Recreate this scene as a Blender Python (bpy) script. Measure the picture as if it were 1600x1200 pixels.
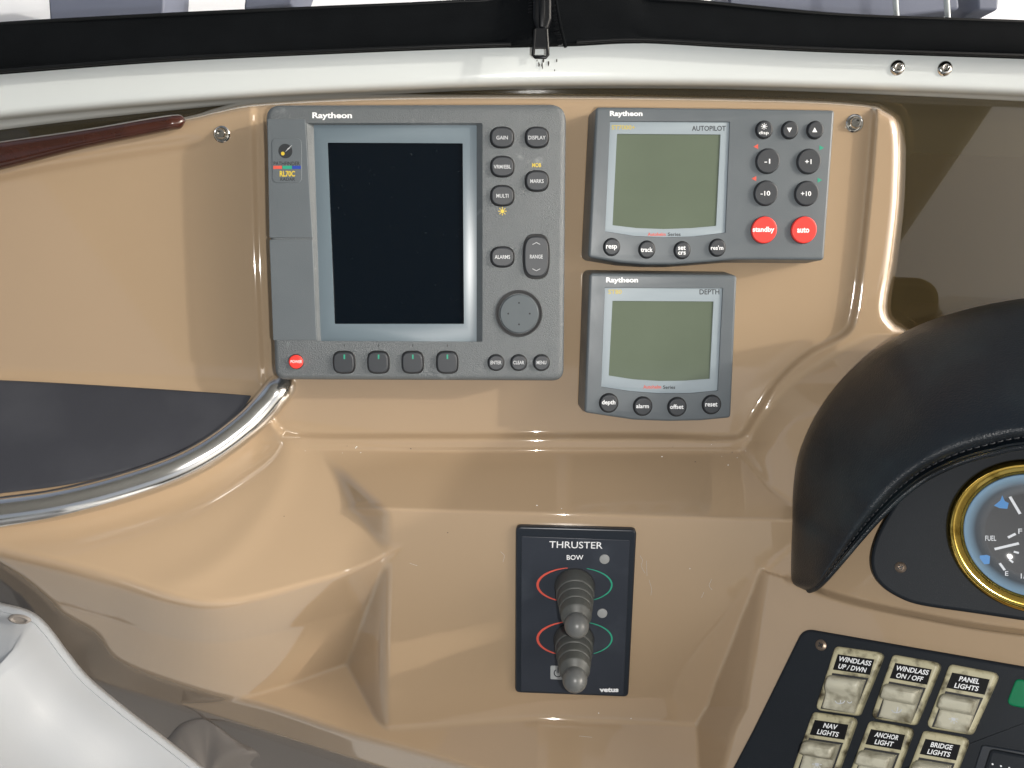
import bpy, math, random
import numpy as np
from mathutils import Vector, Matrix
from mathutils.geometry import tessellate_polygon

random.seed(7); np.random.seed(7)
for o in list(bpy.data.objects): bpy.data.objects.remove(o)
scene = bpy.context.scene
col = scene.collection
rad = math.radians

# ------------------------------------------------------------------ camera, sky, sun, flash, exposure
# "panel frame": X right, Y up along the instrument panel, Z out of it towards the helmsman, in millimetres
ELEV = rad(40)                       # the panel normal points this far above the horizon
RW = Matrix(((1, 0, 0, 0), (0, math.sin(ELEV), -math.cos(ELEV), 0), (0, math.cos(ELEV), math.sin(ELEV), 1.1), (0, 0, 0, 1)))
F_PX = 1209.0; TILT = rad(9); CAM = np.array([0.0, 0.0, 620.0])
FWD = np.array([0, -math.sin(TILT), -math.cos(TILT)]); RGT = np.array([1.0, 0, 0]); UPV = np.array([0, math.cos(TILT), -math.sin(TILT)])

cam_d = bpy.data.cameras.new('camera'); cam = bpy.data.objects.new('camera', cam_d); col.objects.link(cam)
cam_d.sensor_width = 36; cam_d.lens = 36 * F_PX / 1600; cam_d.clip_start = 0.01; cam_d.clip_end = 500
cam.matrix_world = RW @ Matrix.Translation(Vector(CAM) * 0.001) @ Matrix(((RGT[0], UPV[0], -FWD[0], 0), (RGT[1], UPV[1], -FWD[1], 0), (RGT[2], UPV[2], -FWD[2], 0), (0, 0, 0, 1)))
scene.camera = cam

SUN = (RW.to_3x3() @ Vector((70, 19, 34))).normalized()     # towards the sun
w = bpy.data.worlds.new('World'); scene.world = w; w.use_nodes = True
nt = w.node_tree
sky = nt.nodes.new('ShaderNodeTexSky'); sky.sky_type = 'NISHITA'; sky.sun_disc = False
sky.sun_elevation = math.asin(SUN.z); sky.sun_rotation = math.atan2(SUN.x, SUN.y)
sky.air_density = 1.0; sky.dust_density = 8.0; sky.ozone_density = 0.3
hs = nt.nodes.new('ShaderNodeHueSaturation'); hs.inputs['Saturation'].default_value = 0.5
nt.links.new(sky.outputs[0], hs.inputs['Color']); nt.links.new(hs.outputs[0], nt.nodes['Background'].inputs[0]); nt.nodes['Background'].inputs[1].default_value = 0.15
sd = bpy.data.lights.new('sun', 'SUN'); sd.energy = 1.6; sd.angle = rad(1.4); sd.color = (1.0, 0.93, 0.82)
so = bpy.data.objects.new('sun', sd); col.objects.link(so); so.rotation_euler = SUN.to_track_quat('Z', 'Y').to_euler()
fd = bpy.data.lights.new('phone_flash', 'POINT'); fd.energy = 8.6; fd.shadow_soft_size = 0.0035; fd.color = (1.0, 0.97, 0.93)
fo = bpy.data.objects.new('phone_flash', fd); col.objects.link(fo); fo.location = RW @ (Vector((40, -14, 622)) * 0.001)
vs = scene.view_settings; vs.view_transform = 'Standard'; vs.look = 'None'; vs.exposure = 0.10; vs.gamma = 1.0; vs.use_curve_mapping = False
scene.cycles.max_bounces = 6; scene.cycles.transparent_max_bounces = 8
scene.cycles.use_denoising = True
scene.cycles.sample_clamp_indirect = 4.0

# ------------------------------------------------------------------ pixels and frames
def ray(u, v):
    u = np.asarray(u, float); v = np.asarray(v, float)
    return FWD + ((u - 800) / F_PX)[..., None] * RGT - ((v - 600) / F_PX)[..., None] * UPV
def P(u, v, z):                       # a point of the panel frame at height z seen at photo position (u, v)
    d = ray(u, v); z = np.asarray(z, float)
    return CAM + d * ((z - CAM[2]) / d[..., 2])[..., None]
class Frame:
    def __init__(s, u, v, z=0.0, gu=0.0, gv=0.0):
        s.o = P(u, v, z)
        a = P(u + 40, v, z + 40 * gu) - s.o; b = P(u, v - 40, z - 40 * gv) - s.o
        s.ez = np.cross(a, b); s.ez /= np.linalg.norm(s.ez)
        s.ex = a / np.linalg.norm(a); s.ey = np.cross(s.ez, s.ex)
        s.M = RW @ Matrix.Translation(Vector(s.o) * 0.001) @ Matrix([[s.ex[i], s.ey[i], s.ez[i], 0] for i in range(3)] + [[0, 0, 0, 1]])
    def loc(s, u, v, h=0.0):          # local mm of photo position (u, v) on the plane h above the frame
        d = ray(u, v); t = (h - (CAM - s.o) @ s.ez) / (d @ s.ez)
        p = CAM + d * np.asarray(t)[..., None] - s.o
        return np.stack([p @ s.ex, p @ s.ey, p @ s.ez], -1)
    def xy(s, pts, h=0.0): return [tuple(s.loc(u, v, h)[:2]) for u, v in pts]
    def loc_of(s, p):                 # panel-frame point to local
        p = np.asarray(p) - s.o; return np.stack([p @ s.ex, p @ s.ey, p @ s.ez], -1)
    def z(s, u, v):                   # panel z of the frame plane
        d = ray(u, v); t = (-(CAM - s.o) @ s.ez) / (d @ s.ez); return CAM[2] + d[..., 2] * t
    def px(s, u, v, n, h=0.0):        # mm for n photo pixels there
        a = s.loc(u - n / 2, v, h); b = s.loc(u + n / 2, v, h); return float(np.linalg.norm(a - b))

# ------------------------------------------------------------------ materials
def S(r, g, b):
    f = lambda c: (c / 255 / 12.92) if c <= 10 else ((c / 255 + 0.055) / 1.055) ** 2.4
    return (f(r), f(g), f(b))
def material(name, colr, rough=0.4, metal=0.0, vary=0.0, vscale=60, bump=0.0, bscale=900, coat=0.0, spec=0.5, dirt=None, dscale=150, dlow=0.55, dhigh=0.7, rvary=0.0, bdetail=2, emit=0.0, sheen=0.0):
    m = bpy.data.materials.new(name); m.use_nodes = True; n = m.node_tree.nodes; L = m.node_tree.links
    b = n['Principled BSDF']; b.inputs['Base Color'].default_value = (*colr, 1); b.inputs['Roughness'].default_value = rough
    b.inputs['Metallic'].default_value = metal; b.inputs['Coat Weight'].default_value = coat; b.inputs['Coat Roughness'].default_value = 0.03
    b.inputs['Specular IOR Level'].default_value = spec
    if sheen: b.inputs['Sheen Weight'].default_value = sheen
    tc = n.new('ShaderNodeTexCoord')
    def noise(sc, det=4):
        t = n.new('ShaderNodeTexNoise'); t.inputs['Scale'].default_value = sc; t.inputs['Detail'].default_value = det
        L.new(tc.outputs['Object'], t.inputs['Vector']); return t
    last = None
    if vary:
        t = noise(vscale); mx = n.new('ShaderNodeMix'); mx.data_type = 'RGBA'
        mx.inputs[6].default_value = (*[c * (1 - vary) for c in colr], 1); mx.inputs[7].default_value = (*[min(1, c * (1 + vary)) for c in colr], 1)
        L.new(t.outputs['Fac'], mx.inputs[0]); last = mx.outputs[2]
    if dirt is not None:
        t = noise(dscale, 6); r = n.new('ShaderNodeMapRange'); r.inputs[1].default_value = dlow; r.inputs[2].default_value = dhigh
        L.new(t.outputs['Fac'], r.inputs[0]); mx = n.new('ShaderNodeMix'); mx.data_type = 'RGBA'
        mx.inputs[6].default_value = (*colr, 1); mx.inputs[7].default_value = (*dirt, 1)
        if last: L.new(last, mx.inputs[6])
        L.new(r.outputs[0], mx.inputs[0]); last = mx.outputs[2]
    if last: L.new(last, b.inputs['Base Color'])
    if rvary:
        t = noise(vscale * 1.7, 5); r = n.new('ShaderNodeMapRange'); r.inputs[3].default_value = max(0.02, rough - rvary); r.inputs[4].default_value = rough + rvary
        r.inputs[1].default_value = 0.3; r.inputs[2].default_value = 0.7
        L.new(t.outputs['Fac'], r.inputs[0]); L.new(r.outputs[0], b.inputs['Roughness'])
    if bump:
        t = noise(bscale, bdetail); bp = n.new('ShaderNodeBump'); bp.inputs['Strength'].default_value = bump; bp.inputs['Distance'].default_value = 0.001
        L.new(t.outputs['Fac'], bp.inputs['Height']); L.new(bp.outputs[0], b.inputs['Normal'])
    if emit:
        b.inputs['Emission Color'].default_value = (*colr, 1); b.inputs['Emission Strength'].default_value = emit
    return m
def glass_sheet(name, tint, gloss=0.08, rough=0.02, body=None, bodyfac=0.0):
    m = bpy.data.materials.new(name); m.use_nodes = True; n = m.node_tree.nodes; L = m.node_tree.links
    n.remove(n['Principled BSDF'])
    tr = n.new('ShaderNodeBsdfTransparent'); tr.inputs[0].default_value = (*tint, 1)
    gl = n.new('ShaderNodeBsdfGlossy'); gl.inputs['Roughness'].default_value = rough
    fr = n.new('ShaderNodeFresnel'); fr.inputs[0].default_value = 1.5
    ad = n.new('ShaderNodeMath'); ad.operation = 'ADD'; ad.inputs[1].default_value = gloss - 0.04; ad.use_clamp = True
    mx = n.new('ShaderNodeMixShader'); L.new(fr.outputs[0], ad.inputs[0]); L.new(ad.outputs[0], mx.inputs[0])
    base = tr
    if body:
        df = n.new('ShaderNodeBsdfDiffuse'); df.inputs[0].default_value = (*body, 1); base = n.new('ShaderNodeMixShader'); base.inputs[0].default_value = bodyfac
        L.new(tr.outputs[0], base.inputs[1]); L.new(df.outputs[0], base.inputs[2])
    L.new(base.outputs[0], mx.inputs[1]); L.new(gl.outputs[0], mx.inputs[2]); L.new(mx.outputs[0], n['Material Output'].inputs[0])
    return m
M = dict(
    gelcoat=material('tan_gelcoat', (0.385, 0.283, 0.183), 0.05, vary=0.05, vscale=7, bump=0.06, bscale=14, bdetail=1, coat=1.0, rvary=0.03),
    white=material('white_gelcoat', (0.655, 0.705, 0.715), 0.2, vary=0.02, vscale=14, coat=0.2),
    grey=material('grey_plastic', S(95, 100, 103), 0.2, vary=0.05, vscale=30, bump=0.55, bscale=1500, bdetail=3, dirt=S(130, 136, 140), dscale=60, dlow=0.66, dhigh=0.8, rvary=0.06),
    grey2=material('smooth_grey_plastic', S(91, 98, 103), 0.4, vary=0.05, vscale=30, bump=0.12, bscale=1500, bdetail=3, rvary=0.06),
    padgrey=material('dark_grey_pad', S(78, 86, 91), 0.6, vary=0.05),
    bezel=material('pale_bezel', S(102, 116, 125), 0.3, vary=0.03),
    bezel2=material('pale_instrument_bezel', S(140, 152, 160), 0.45, vary=0.03),
    screen=material('black_screen', (0.002, 0.0045, 0.008), 0.06, dirt=(0.035, 0.045, 0.05), dscale=420, dlow=0.70, dhigh=0.80, spec=0.25),
    lcd=material('lcd_glass', S(96, 106, 92), 0.08, vary=0.14, vscale=14, spec=0.4),
    rubber=material('charcoal_rubber', S(48, 52, 57), 0.5, vary=0.06, bump=0.08, bscale=1200),
    gap=material('dark_gap', (0.012, 0.013, 0.015), 0.6),
    red=material('red_key', (0.80, 0.045, 0.035), 0.45, vary=0.03),
    print_white=material('white_print', (0.80, 0.82, 0.84), 0.5), print_grey=material('pale_grey_print', (0.5, 0.52, 0.54), 0.5),
    print_black=material('dark_print', (0.022, 0.026, 0.03), 0.5), print_yellow=material('yellow_print', (0.62, 0.47, 0.04), 0.5),
    faded_yellow=material('faded_yellow_print', (0.50, 0.40, 0.06), 0.5),
    print_red=material('red_print', (0.62, 0.09, 0.06), 0.5), print_green=material('green_print', (0.02, 0.30, 0.19), 0.5), print_blue=material('blue_print', (0.015, 0.05, 0.33), 0.5),
    print_sky=material('light_blue_print', (0.04, 0.25, 0.60), 0.5),
    steel=material('polished_steel', (0.80, 0.80, 0.79), 0.16, metal=1.0, rvary=0.04, vscale=20, bump=0.01, bscale=200),
    chrome=material('worn_chrome', (0.66, 0.65, 0.62), 0.14, metal=1.0),
    brass=material('polished_brass', (0.86, 0.60, 0.14), 0.09, metal=1.0, dirt=(0.42, 0.27, 0.05), dscale=70, dlow=0.56, dhigh=0.68),
    rust=material('tarnished_screw', (0.20, 0.155, 0.12), 0.35, metal=0.8, vary=0.3, vscale=400),
    pad=material('black_foam_pad', S(49, 51, 58), 0.6, vary=0.16, vscale=22, bump=0.12, bscale=2500, dirt=S(62, 64, 70), dscale=14, dlow=0.45, dhigh=0.75),
    wood=material('burgundy_wood', (0.042, 0.013, 0.008), 0.2, vary=0.7, vscale=45, coat=0.4),
    leather=material('black_leather', (0.006, 0.010, 0.015), 0.36, spec=0.5, vary=0.2, vscale=20, bump=0.55, bscale=1000, bdetail=3, rvary=0.08, dirt=(0.016, 0.026, 0.032), dscale=18, dlow=0.5, dhigh=0.75),
    thread=material('black_thread', (0.02, 0.022, 0.026), 0.55),
    dashblack=material('black_panel_plastic', S(33, 37, 42), 0.5, spec=0.12, vary=0.12, vscale=20, bump=0.12, bscale=1600),
    navy=material('thruster_plate', S(45, 50, 59), 0.34, vary=0.06, dirt=S(62, 68, 76), dscale=22, dlow=0.55, dhigh=0.75),
    navyrim=material('thruster_rim', S(30, 36, 44), 0.3),
    led=material('frosted_led', (0.30, 0.31, 0.31), 0.3), boot=material('grey_rubber_boot', S(71, 73, 71), 0.48, vary=0.05),
    knob=material('grey_knob', S(88, 90, 90), 0.36), keypad=material('pale_grey_key', (0.30, 0.32, 0.33), 0.5),
    ivory=material('aged_ivory_plastic', S(176, 170, 140), 0.45, vary=0.18, vscale=80, dirt=S(66, 58, 40), dscale=120, dlow=0.5, dhigh=0.68),
    ivory2=material('worn_ivory_rocker', S(186, 183, 165), 0.4, vary=0.2, vscale=60, dirt=S(104, 98, 78), dscale=75, dlow=0.48, dhigh=0.68),
    tape=material('black_name_tape', (0.005, 0.005, 0.006), 0.55, spec=0.15), green=material('green_lens', (0.0, 0.16, 0.065), 0.2),
    dial=material('black_dial', (0.006, 0.008, 0.010), 0.5), ring=material('pale_blue_glare', (0.36, 0.60, 0.82), 0.5),
    canvas=material('black_canvas', (0.005, 0.006, 0.0072), 0.85, spec=0.06, vary=0.3, vscale=40, bump=0.25, bscale=1800),
    piping=material('black_piping', (0.008, 0.009, 0.010), 0.45, spec=0.2),
    blackmetal=material('black_zip', (0.007, 0.008, 0.010), 0.38, spec=0.25, vary=0.3),
    vinyl=material('white_vinyl', (0.285, 0.305, 0.33), 0.33, vary=0.03, vscale=12, bump=0.05, bscale=500),
    bulk=material('grey_bulkhead', (0.16, 0.147, 0.135), 0.3, vary=0.05, vscale=8),
    mound=material('plain_grey', (0.175, 0.16, 0.147), 0.6, vary=0.05, vscale=12),
    added_lining=material('added_canopy_lining', (0.42, 0.42, 0.40), 0.8),
    floor=material('pale_added_floor', (0.46, 0.46, 0.45), 0.5, vary=0.1, vscale=3),
    deckcream=material('cream_foredeck', (0.50, 0.43, 0.28), 0.5, vary=0.08, vscale=6),
    backdark=material('dark_backing_sheet', (0.055, 0.05, 0.035), 0.4, vary=0.4, vscale=12),
    deckwhite=material('white_deck', (0.80, 0.82, 0.86), 0.5, vary=0.04, vscale=4),
    deckblue=material('blue_grey_deck_panel', (0.17, 0.19, 0.26), 0.5, vary=0.2, vscale=6),
    gapblack=material('dark_recess', (0.012, 0.012, 0.010), 0.5),
    stain=material('dark_grease', (0.03, 0.025, 0.022), 0.4),
    bronze=glass_sheet('bronze_tinted_acrylic', (0.52, 0.46, 0.30), 0.08, 0.015, body=(0.13, 0.11, 0.065), bodyfac=0.18),
    clear=glass_sheet('clear_vinyl', (0.93, 0.95, 0.97), 0.06, 0.03),
    lens=glass_sheet('gauge_lens', (0.97, 0.98, 1.0), 0.02, 0.02),
)

# ------------------------------------------------------------------ mesh helpers (mm in, metres out)
def mk(name, verts, faces, mat, parent=None, frame=None, smooth=35):
    me = bpy.data.meshes.new(name)
    me.from_pydata([tuple(float(c) * 0.001 for c in p) for p in verts], [], [tuple(int(i) for i in f) for f in faces])
    me.materials.append(M[mat] if isinstance(mat, str) else mat)
    if smooth:
        me.polygons.foreach_set('use_smooth', [True] * len(me.polygons)); me.set_sharp_from_angle(angle=rad(smooth))
        for p_ in me.polygons:
            if p_.loop_total > 7: p_.use_smooth = False
    me.update()
    o = bpy.data.objects.new(name, me); col.objects.link(o)
    if parent is not None: o.parent = parent
    elif frame is not None: o.matrix_world = frame.M
    else: o.matrix_world = RW
    return o
def thing(name, label, cat, frame, group=None):
    e = bpy.data.objects.new(name, None); col.objects.link(e); e.matrix_world = frame.M; e.empty_display_size = 0.01
    return tag(e, label, cat, group)
def tag(o, label, cat, group=None):
    o['label'] = label; o['category'] = cat
    if group: o['group'] = group
    return o
def structure(o): o['kind'] = 'structure'; return o

def ccw(p):
    a = sum(p[i - 1][0] * p[i][1] - p[i][0] * p[i - 1][1] for i in range(len(p)))
    return list(p) if a > 0 else list(p)[::-1]
def offset(p, d):                      # move a counter-clockwise outline inwards by d
    n = len(p); out = []
    for i in range(n):
        a, b, c = p[i - 1], p[i], p[(i + 1) % n]
        e1 = np.array([b[0] - a[0], b[1] - a[1]]); e2 = np.array([c[0] - b[0], c[1] - b[1]])
        e1 /= np.linalg.norm(e1) + 1e-9; e2 /= np.linalg.norm(e2) + 1e-9
        n1 = np.array([-e1[1], e1[0]]); n2 = np.array([-e2[1], e2[0]]); m = n1 + n2; m /= np.linalg.norm(m) + 1e-9
        k = d / max(0.4, float(m @ n1)); out.append((b[0] + m[0] * k, b[1] + m[1] * k))
    return out
def rounded(p, r, n=6):                # round the corners of a polygon; r is one radius or one per corner
    p = list(p); N = len(p); rs = r if hasattr(r, '__len__') else [r] * N; out = []
    for i in range(N):
        a, b, c = np.array(p[i - 1]), np.array(p[i]), np.array(p[(i + 1) % N]); rr = rs[i]
        d1 = (a - b); l1 = np.linalg.norm(d1); d1 = d1 / l1; d2 = (c - b); l2 = np.linalg.norm(d2); d2 = d2 / l2
        if rr <= 0: out.append(tuple(b)); continue
        t = min(rr / math.tan(max(0.1, math.acos(np.clip(d1 @ d2, -1, 1)) / 2)), l1 * .48, l2 * .48)
        p0, p1 = b + d1 * t, b + d2 * t
        for k in range(n + 1):
            s = k / n; out.append(tuple((1 - s) ** 2 * p0 + 2 * s * (1 - s) * b + s * s * p1))
    return out
def superellipse(cx, cy, rx, ry, e=2.0, n=36):
    r = []
    for k in range(n):
        a = 2 * math.pi * k / n; c, s = math.cos(a), math.sin(a)
        r.append((cx + rx * math.copysign(abs(c) ** (2 / e), c), cy + ry * math.copysign(abs(s) ** (2 / e), s)))
    return r
def rings_mesh(rings, cap=True, closed=True):
    n = len(rings[0]); V = [p for r in rings for p in r]; Fc = []
    for k in range(len(rings) - 1):
        for i in range(n if closed else n - 1):
            j = (i + 1) % n; Fc.append((k * n + i, k * n + j, (k + 1) * n + j, (k + 1) * n + i))
    if cap: Fc.append(tuple(range((len(rings) - 1) * n, len(rings) * n)))
    return V, Fc
def plate_vf(outline, z0, z1, bev=1.0, seg=3, dome=0.0):
    o = ccw(outline); R = [[(x, y, z0) for x, y in o]]
    for k in range(seg + 1):
        a = math.pi / 2 * k / seg; ins = bev * (1 - math.cos(a)); zz = z1 - bev + bev * math.sin(a)
        q = offset(o, ins) if ins > 1e-6 else o; R.append([(x, y, zz) for x, y in q])
    if dome:
        c = np.mean(np.array(o), 0)
        for f in (0.7, 0.4, 0.12):
            R.append([(c[0] + (x - c[0]) * f, c[1] + (y - c[1]) * f, z1 + dome * (1 - f * f)) for x, y, _ in R[4]])
    return rings_mesh(R)
def plate(name, outline, z0, z1, mat, parent=None, frame=None, bev=1.0, seg=3, dome=0.0, smooth=35):
    V, Fc = plate_vf(outline, z0, z1, bev, seg, dome); return mk(name, V, Fc, mat, parent, frame, smooth)
def plate_hole(name, outer, hole_t, hole_b, z0, z1, zf, mat, parent, bev=1.0, seg=4, outward=0.0):
    o = ccw(outer); R = [[(x, y, z0) for x, y in (offset(o, -outward) if outward else o)]]
    for k in range(seg + 1):
        a = math.pi / 2 * k / seg; q = offset(o, bev * (1 - math.cos(a))); R.append([(x, y, z1 - bev + bev * math.sin(a)) for x, y in q])
    V, Fc = rings_mesh(R, cap=False); n = len(o); base = len(V) - n
    ht = ccw(hole_t); hb = ccw(hole_b); h0 = len(V); V += [(x, y, z1) for x, y in ht]; h1 = len(V); V += [(x, y, zf) for x, y in hb]; m = len(ht)
    for t in tessellate_polygon([[Vector((V[base + i][0], V[base + i][1], 0)) for i in range(n)], [Vector((x, y, 0)) for x, y in ht]]):
        idx = [base + i if i < n else h0 + i - n for i in t]
        a, b, c = (np.array(V[i]) for i in idx)
        if np.cross(b - a, c - a)[2] < 0: idx = idx[::-1]
        Fc.append(tuple(idx))
    for i in range(m):
        j = (i + 1) % m; Fc.append((h0 + i, h0 + j, h1 + j, h1 + i))
    return mk(name, V, Fc, mat, parent, smooth=30)
def lathe_vf(p0, axis, prof, seg=32):
    axis = np.array(axis, float); axis /= np.linalg.norm(axis); t = np.array([1.0, 0, 0]) if abs(axis[0]) < .8 else np.array([0, 1.0, 0])
    a = np.cross(axis, t); a /= np.linalg.norm(a); b = np.cross(axis, a); p0 = np.array(p0, float); R = []
    for h, r in prof:
        R.append([p0 + axis * h + (a * math.cos(2 * math.pi * k / seg) + b * math.sin(2 * math.pi * k / seg)) * max(r, 1e-3) for k in range(seg)])
    return rings_mesh(R)
def tube_vf(path, r, seg=12, cap=True):
    path = [np.array(p, float) for p in path]; R = []; prev = None
    for i, p in enumerate(path):
        t = path[min(i + 1, len(path) - 1)] - path[max(i - 1, 0)]; t = t / (np.linalg.norm(t) + 1e-9)
        if prev is None:
            prev = np.cross(t, [0.3, 0.2, 0.93]); prev /= np.linalg.norm(prev)
        a = prev - t * (prev @ t); a /= np.linalg.norm(a); prev = a; b = np.cross(t, a); rr = r[i] if hasattr(r, '__len__') else r
        R.append([p + (a * math.cos(2 * math.pi * k / seg) + b * math.sin(2 * math.pi * k / seg)) * rr for k in range(seg)])
    V, Fc = rings_mesh(R, cap=cap)
    if cap: Fc.append(tuple(range(seg))[::-1])
    return V, Fc
def join_vf(parts):
    V, Fc = [], []
    for v, f in parts:
        b = len(V); V += list(v); Fc += [tuple(i + b for i in q) for q in f]
    return V, Fc
def crom(pts, n=8):
    p = [np.array(q, float) for q in pts]; p = [2 * p[0] - p[1]] + p + [2 * p[-1] - p[-2]]; out = []
    for i in range(1, len(p) - 2):
        for k in range(n):
            t = k / n; a, b, c, d = p[i - 1], p[i], p[i + 1], p[i + 2]
            out.append(0.5 * (2 * b + (c - a) * t + (2 * a - 5 * b + 4 * c - d) * t * t + (3 * b - a - 3 * c + d) * t ** 3))
    out.append(p[-2]); return np.array(out)

text_cache = {}
def text(s, cu, cv, wpx, hpx, h, mat, parent, frame, bold=0.0, name='lettering', du=None, extra=0.06):
    """flat lettering, wpx by hpx photo pixels, centred at (cu, cv) on the plane h above the frame; du = direction of the line in pixels"""
    key = (s, bold)
    if key not in text_cache:
        c = bpy.data.curves.new('t', 'FONT'); c.body = s; c.size = 1; c.align_x = 'CENTER'; c.offset = bold; c.resolution_u = 3; c.space_line = 0.85
        to = bpy.data.objects.new('t', c); col.objects.link(to); dg = bpy.context.evaluated_depsgraph_get()
        me = bpy.data.meshes.new_from_object(to.evaluated_get(dg)); V = np.array([v.co[:2] for v in me.vertices]); Fc = [tuple(p.vertices) for p in me.polygons]
        bpy.data.objects.remove(to); bpy.data.curves.remove(c); bpy.data.meshes.remove(me)
        lo, hi = V.min(0), V.max(0); text_cache[key] = ((V - (lo + hi) / 2) / (hi - lo), Fc)
    V, Fc = text_cache[key]
    ax, ay = (1.0, 0.0), (0.0, 1.0)
    if du is not None: ax, ay = du
    U = cu + V[:, 0] * wpx * ax[0] - V[:, 1] * hpx * ay[0]; W_ = cv + V[:, 0] * wpx * ax[1] - V[:, 1] * hpx * ay[1]
    L = frame.loc(U, W_, h + extra)
    return mk(name, L, Fc, mat, parent, smooth=0)
def flat(name, outline_px, h, mat, parent, frame):
    xy = ccw(frame.xy(outline_px, h)); return mk(name, [(x, y, h) for x, y in xy], [tuple(range(len(xy)))], mat, parent, smooth=0)

# ------------------------------------------------------------------ the dashboard moulding: one relief surface
STEP = 2.5
us = np.concatenate([np.arange(-150, 1760, STEP), np.arange(1766, 2800, 14)]); vs_ = np.arange(110, 1330, STEP); U, V_ = np.meshgrid(us, vs_)
def sdist(pts, n=7, raw=False):        # signed pixel distance to a curve, positive on the right-hand side of its direction as seen in the photo
    c = np.array(pts, float) if raw else crom(pts, n); best = np.full(U.shape, 1e18); sg = np.zeros(U.shape)
    for a, b in zip(c[:-1], c[1:]):
        d = b - a; l2 = d @ d
        if l2 < 1e-9: continue
        pu, pv = U - a[0], V_ - a[1]; t = np.clip((pu * d[0] + pv * d[1]) / l2, 0, 1)
        e = (pu - t * d[0]) ** 2 + (pv - t * d[1]) ** 2; s = d[0] * pv - d[1] * pu
        m = e < best - 1e-9; best = np.where(m, e, best); sg = np.where(m, s, sg)
    return np.sqrt(best) * np.where(sg >= 0, 1, -1)
def smin(a, b, k):
    h = np.clip(0.5 + 0.5 * (b - a) / k, 0, 1); return b * (1 - h) + a * h - k * h * (1 - h)
def smax(a, b, k): return -smin(-a, -b, k)
def sstep(x): x = np.clip(x, 0, 1); return x * x * (3 - 2 * x)

FACE = Frame(895, 955, 66 - .05 * (955 - 802) + 1.1, 0.02, -0.05)      # thruster face
PLAT = Frame(1400, 1080, 160, 0.20, 0.17)                              # console plane of the switches and gauge

recess = [(396, 120), (399, 300), (405, 480), (412, 600), (424, 650), (440, 672), (470, 680), (700, 681), (1000, 681), (1130, 684), (1160, 678), (1180, 650), (1215, 595), (1262, 552), (1318, 522), (1334, 490), (1346, 400), (1358, 280), (1366, 170), (1368, 120)]
sR = sdist(recess)                      # positive outside the recess
rim = 7.5 * sstep((sR + 6) / 13) * np.interp(U, [400, 470], [.35, 1]) * np.interp(V_, [560, 660], [1, 1])
zp = rim.copy()
slope = 9.5 + .62 * (V_ - 711)
face = FACE.z(U, V_)
edge = np.array([(485, 690), (500, 706), (590, 785), (602, 806), (601, 868), (598, 1000), (597, 1200)], float)
ue = np.interp(V_, edge[:, 1], edge[:, 0]); dB = U - ue
wallk = np.interp(V_, [860, 900, 1300], [.45, .95, .95])
block = smin(slope, face, 1.3) + wallk * smin(dB, 0 * dB, 14)
E1 = [(-200, 800), (-90, 838), (0, 862), (90, 884), (180, 908), (260, 933), (330, 944), (400, 934), (480, 912), (545, 893), (600, 868), (680, 825), (800, 770), (1000, 690), (1300, 600)]
sE1 = sdist(E1)
bt = 62 + .34 * (V_ - 868) - .04 * (U - 600)
rail_px = [(-160, 816), (-60, 809), (0, 801), (90, 788), (180, 766), (270, 736), (330, 705), (378, 670), (410, 640), (432, 614), (444, 599)]
sRail = sdist(rail_px)
shelf = 6 + .33 * (V_ - (592 + .07 * U))
mixr = sstep((sRail + 26) / 44)
left = shelf * (1 - mixr) + bt * mixr
left = np.where(U < 470, left, bt)
sRid = sdist([(452, 690), (446, 730), (430, 772), (384, 838), (330, 885), (262, 922)])
left = left + 1.2 * np.exp(-(sRid / 24) ** 2) * sstep((sE1 + 330) / 60) * sstep((-sE1 + 4) / 40)
left = left - 3.2 * np.exp(-((sRail - 44) / 26) ** 2) * sstep((470 - U) / 80)
kE = np.interp(U, [200, 420, 560], [14, 7, 4])
bulge = left - .90 * smax(sE1, 0 * sE1, kE) - .0012 * np.clip(sE1, 0, 60) ** 2
ledge = 37 + .45 * (V_ - 1093) + .06 * np.minimum(U - 840, 0)
E2 = [(-200, 740), (-100, 815), (0, 880), (50, 915), (100, 960), (150, 990), (187, 1034), (300, 1075), (420, 1106), (540, 1145), (640, 1172), (800, 1216), (1000, 1260), (1400, 1330)]
sE2 = sdist(E2)
C2 = [(1040, 1340), (1062, 1250), (1072, 1180), (1086, 1105), (1130, 990), (1170, 890), (1199, 818), (1188, 755), (1172, 700), (1186, 650), (1225, 592), (1280, 548), (1335, 516), (1400, 490)]
dC = sdist(C2)
bC = np.interp(V_, [300, 470, 525, 640, 690, 815, 1105, 1200, 1330], [-220, -90, 0, 4, 9, 55, 38, 62, 90])
wall = bC + np.interp(V_, [600, 800, 900], [.40, .8, 1.0]) * dC
plat = PLAT.z(U, V_)
gline = sdist([(1230, 905), (1330, 940), (1480, 972), (1600, 990), (1800, 1010)])
plat_s = plat - 7 * sstep((-gline + 6) / 14)
right = smin(wall, plat_s, 6)
right = np.where(dC > -60, right, -300)
z = smax(zp, left * 0 + np.where(U < 520, left, -300), 8)
z = np.where(sE1 > -20, z - 3 * np.clip(sE1 + 20, 0, None) * 0, z)
body = smax(bulge, block, 6)
body = smax(body, ledge, 3)
below = sstep((V_ - 640) / 70)          # the lower moulding only reaches up to the lip under the instruments
z = np.where(V_ > 560, smax(np.where(V_ > 700, np.minimum(zp, 6 - .6 * (V_ - 700)), zp), np.where((V_ > 640) | (U < 470), body, -300), 5), zp)
z = smax(z, right, 3)
# fold line under the wooden trim
sT = sdist([(-200, 330), (0, 273), (150, 245), (300, 222), (330, 215)])
z = z - 2.2 * np.exp(-(sT / 9) ** 2) * (U < 360) * (1 - sstep((U - 280) / 60))
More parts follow.
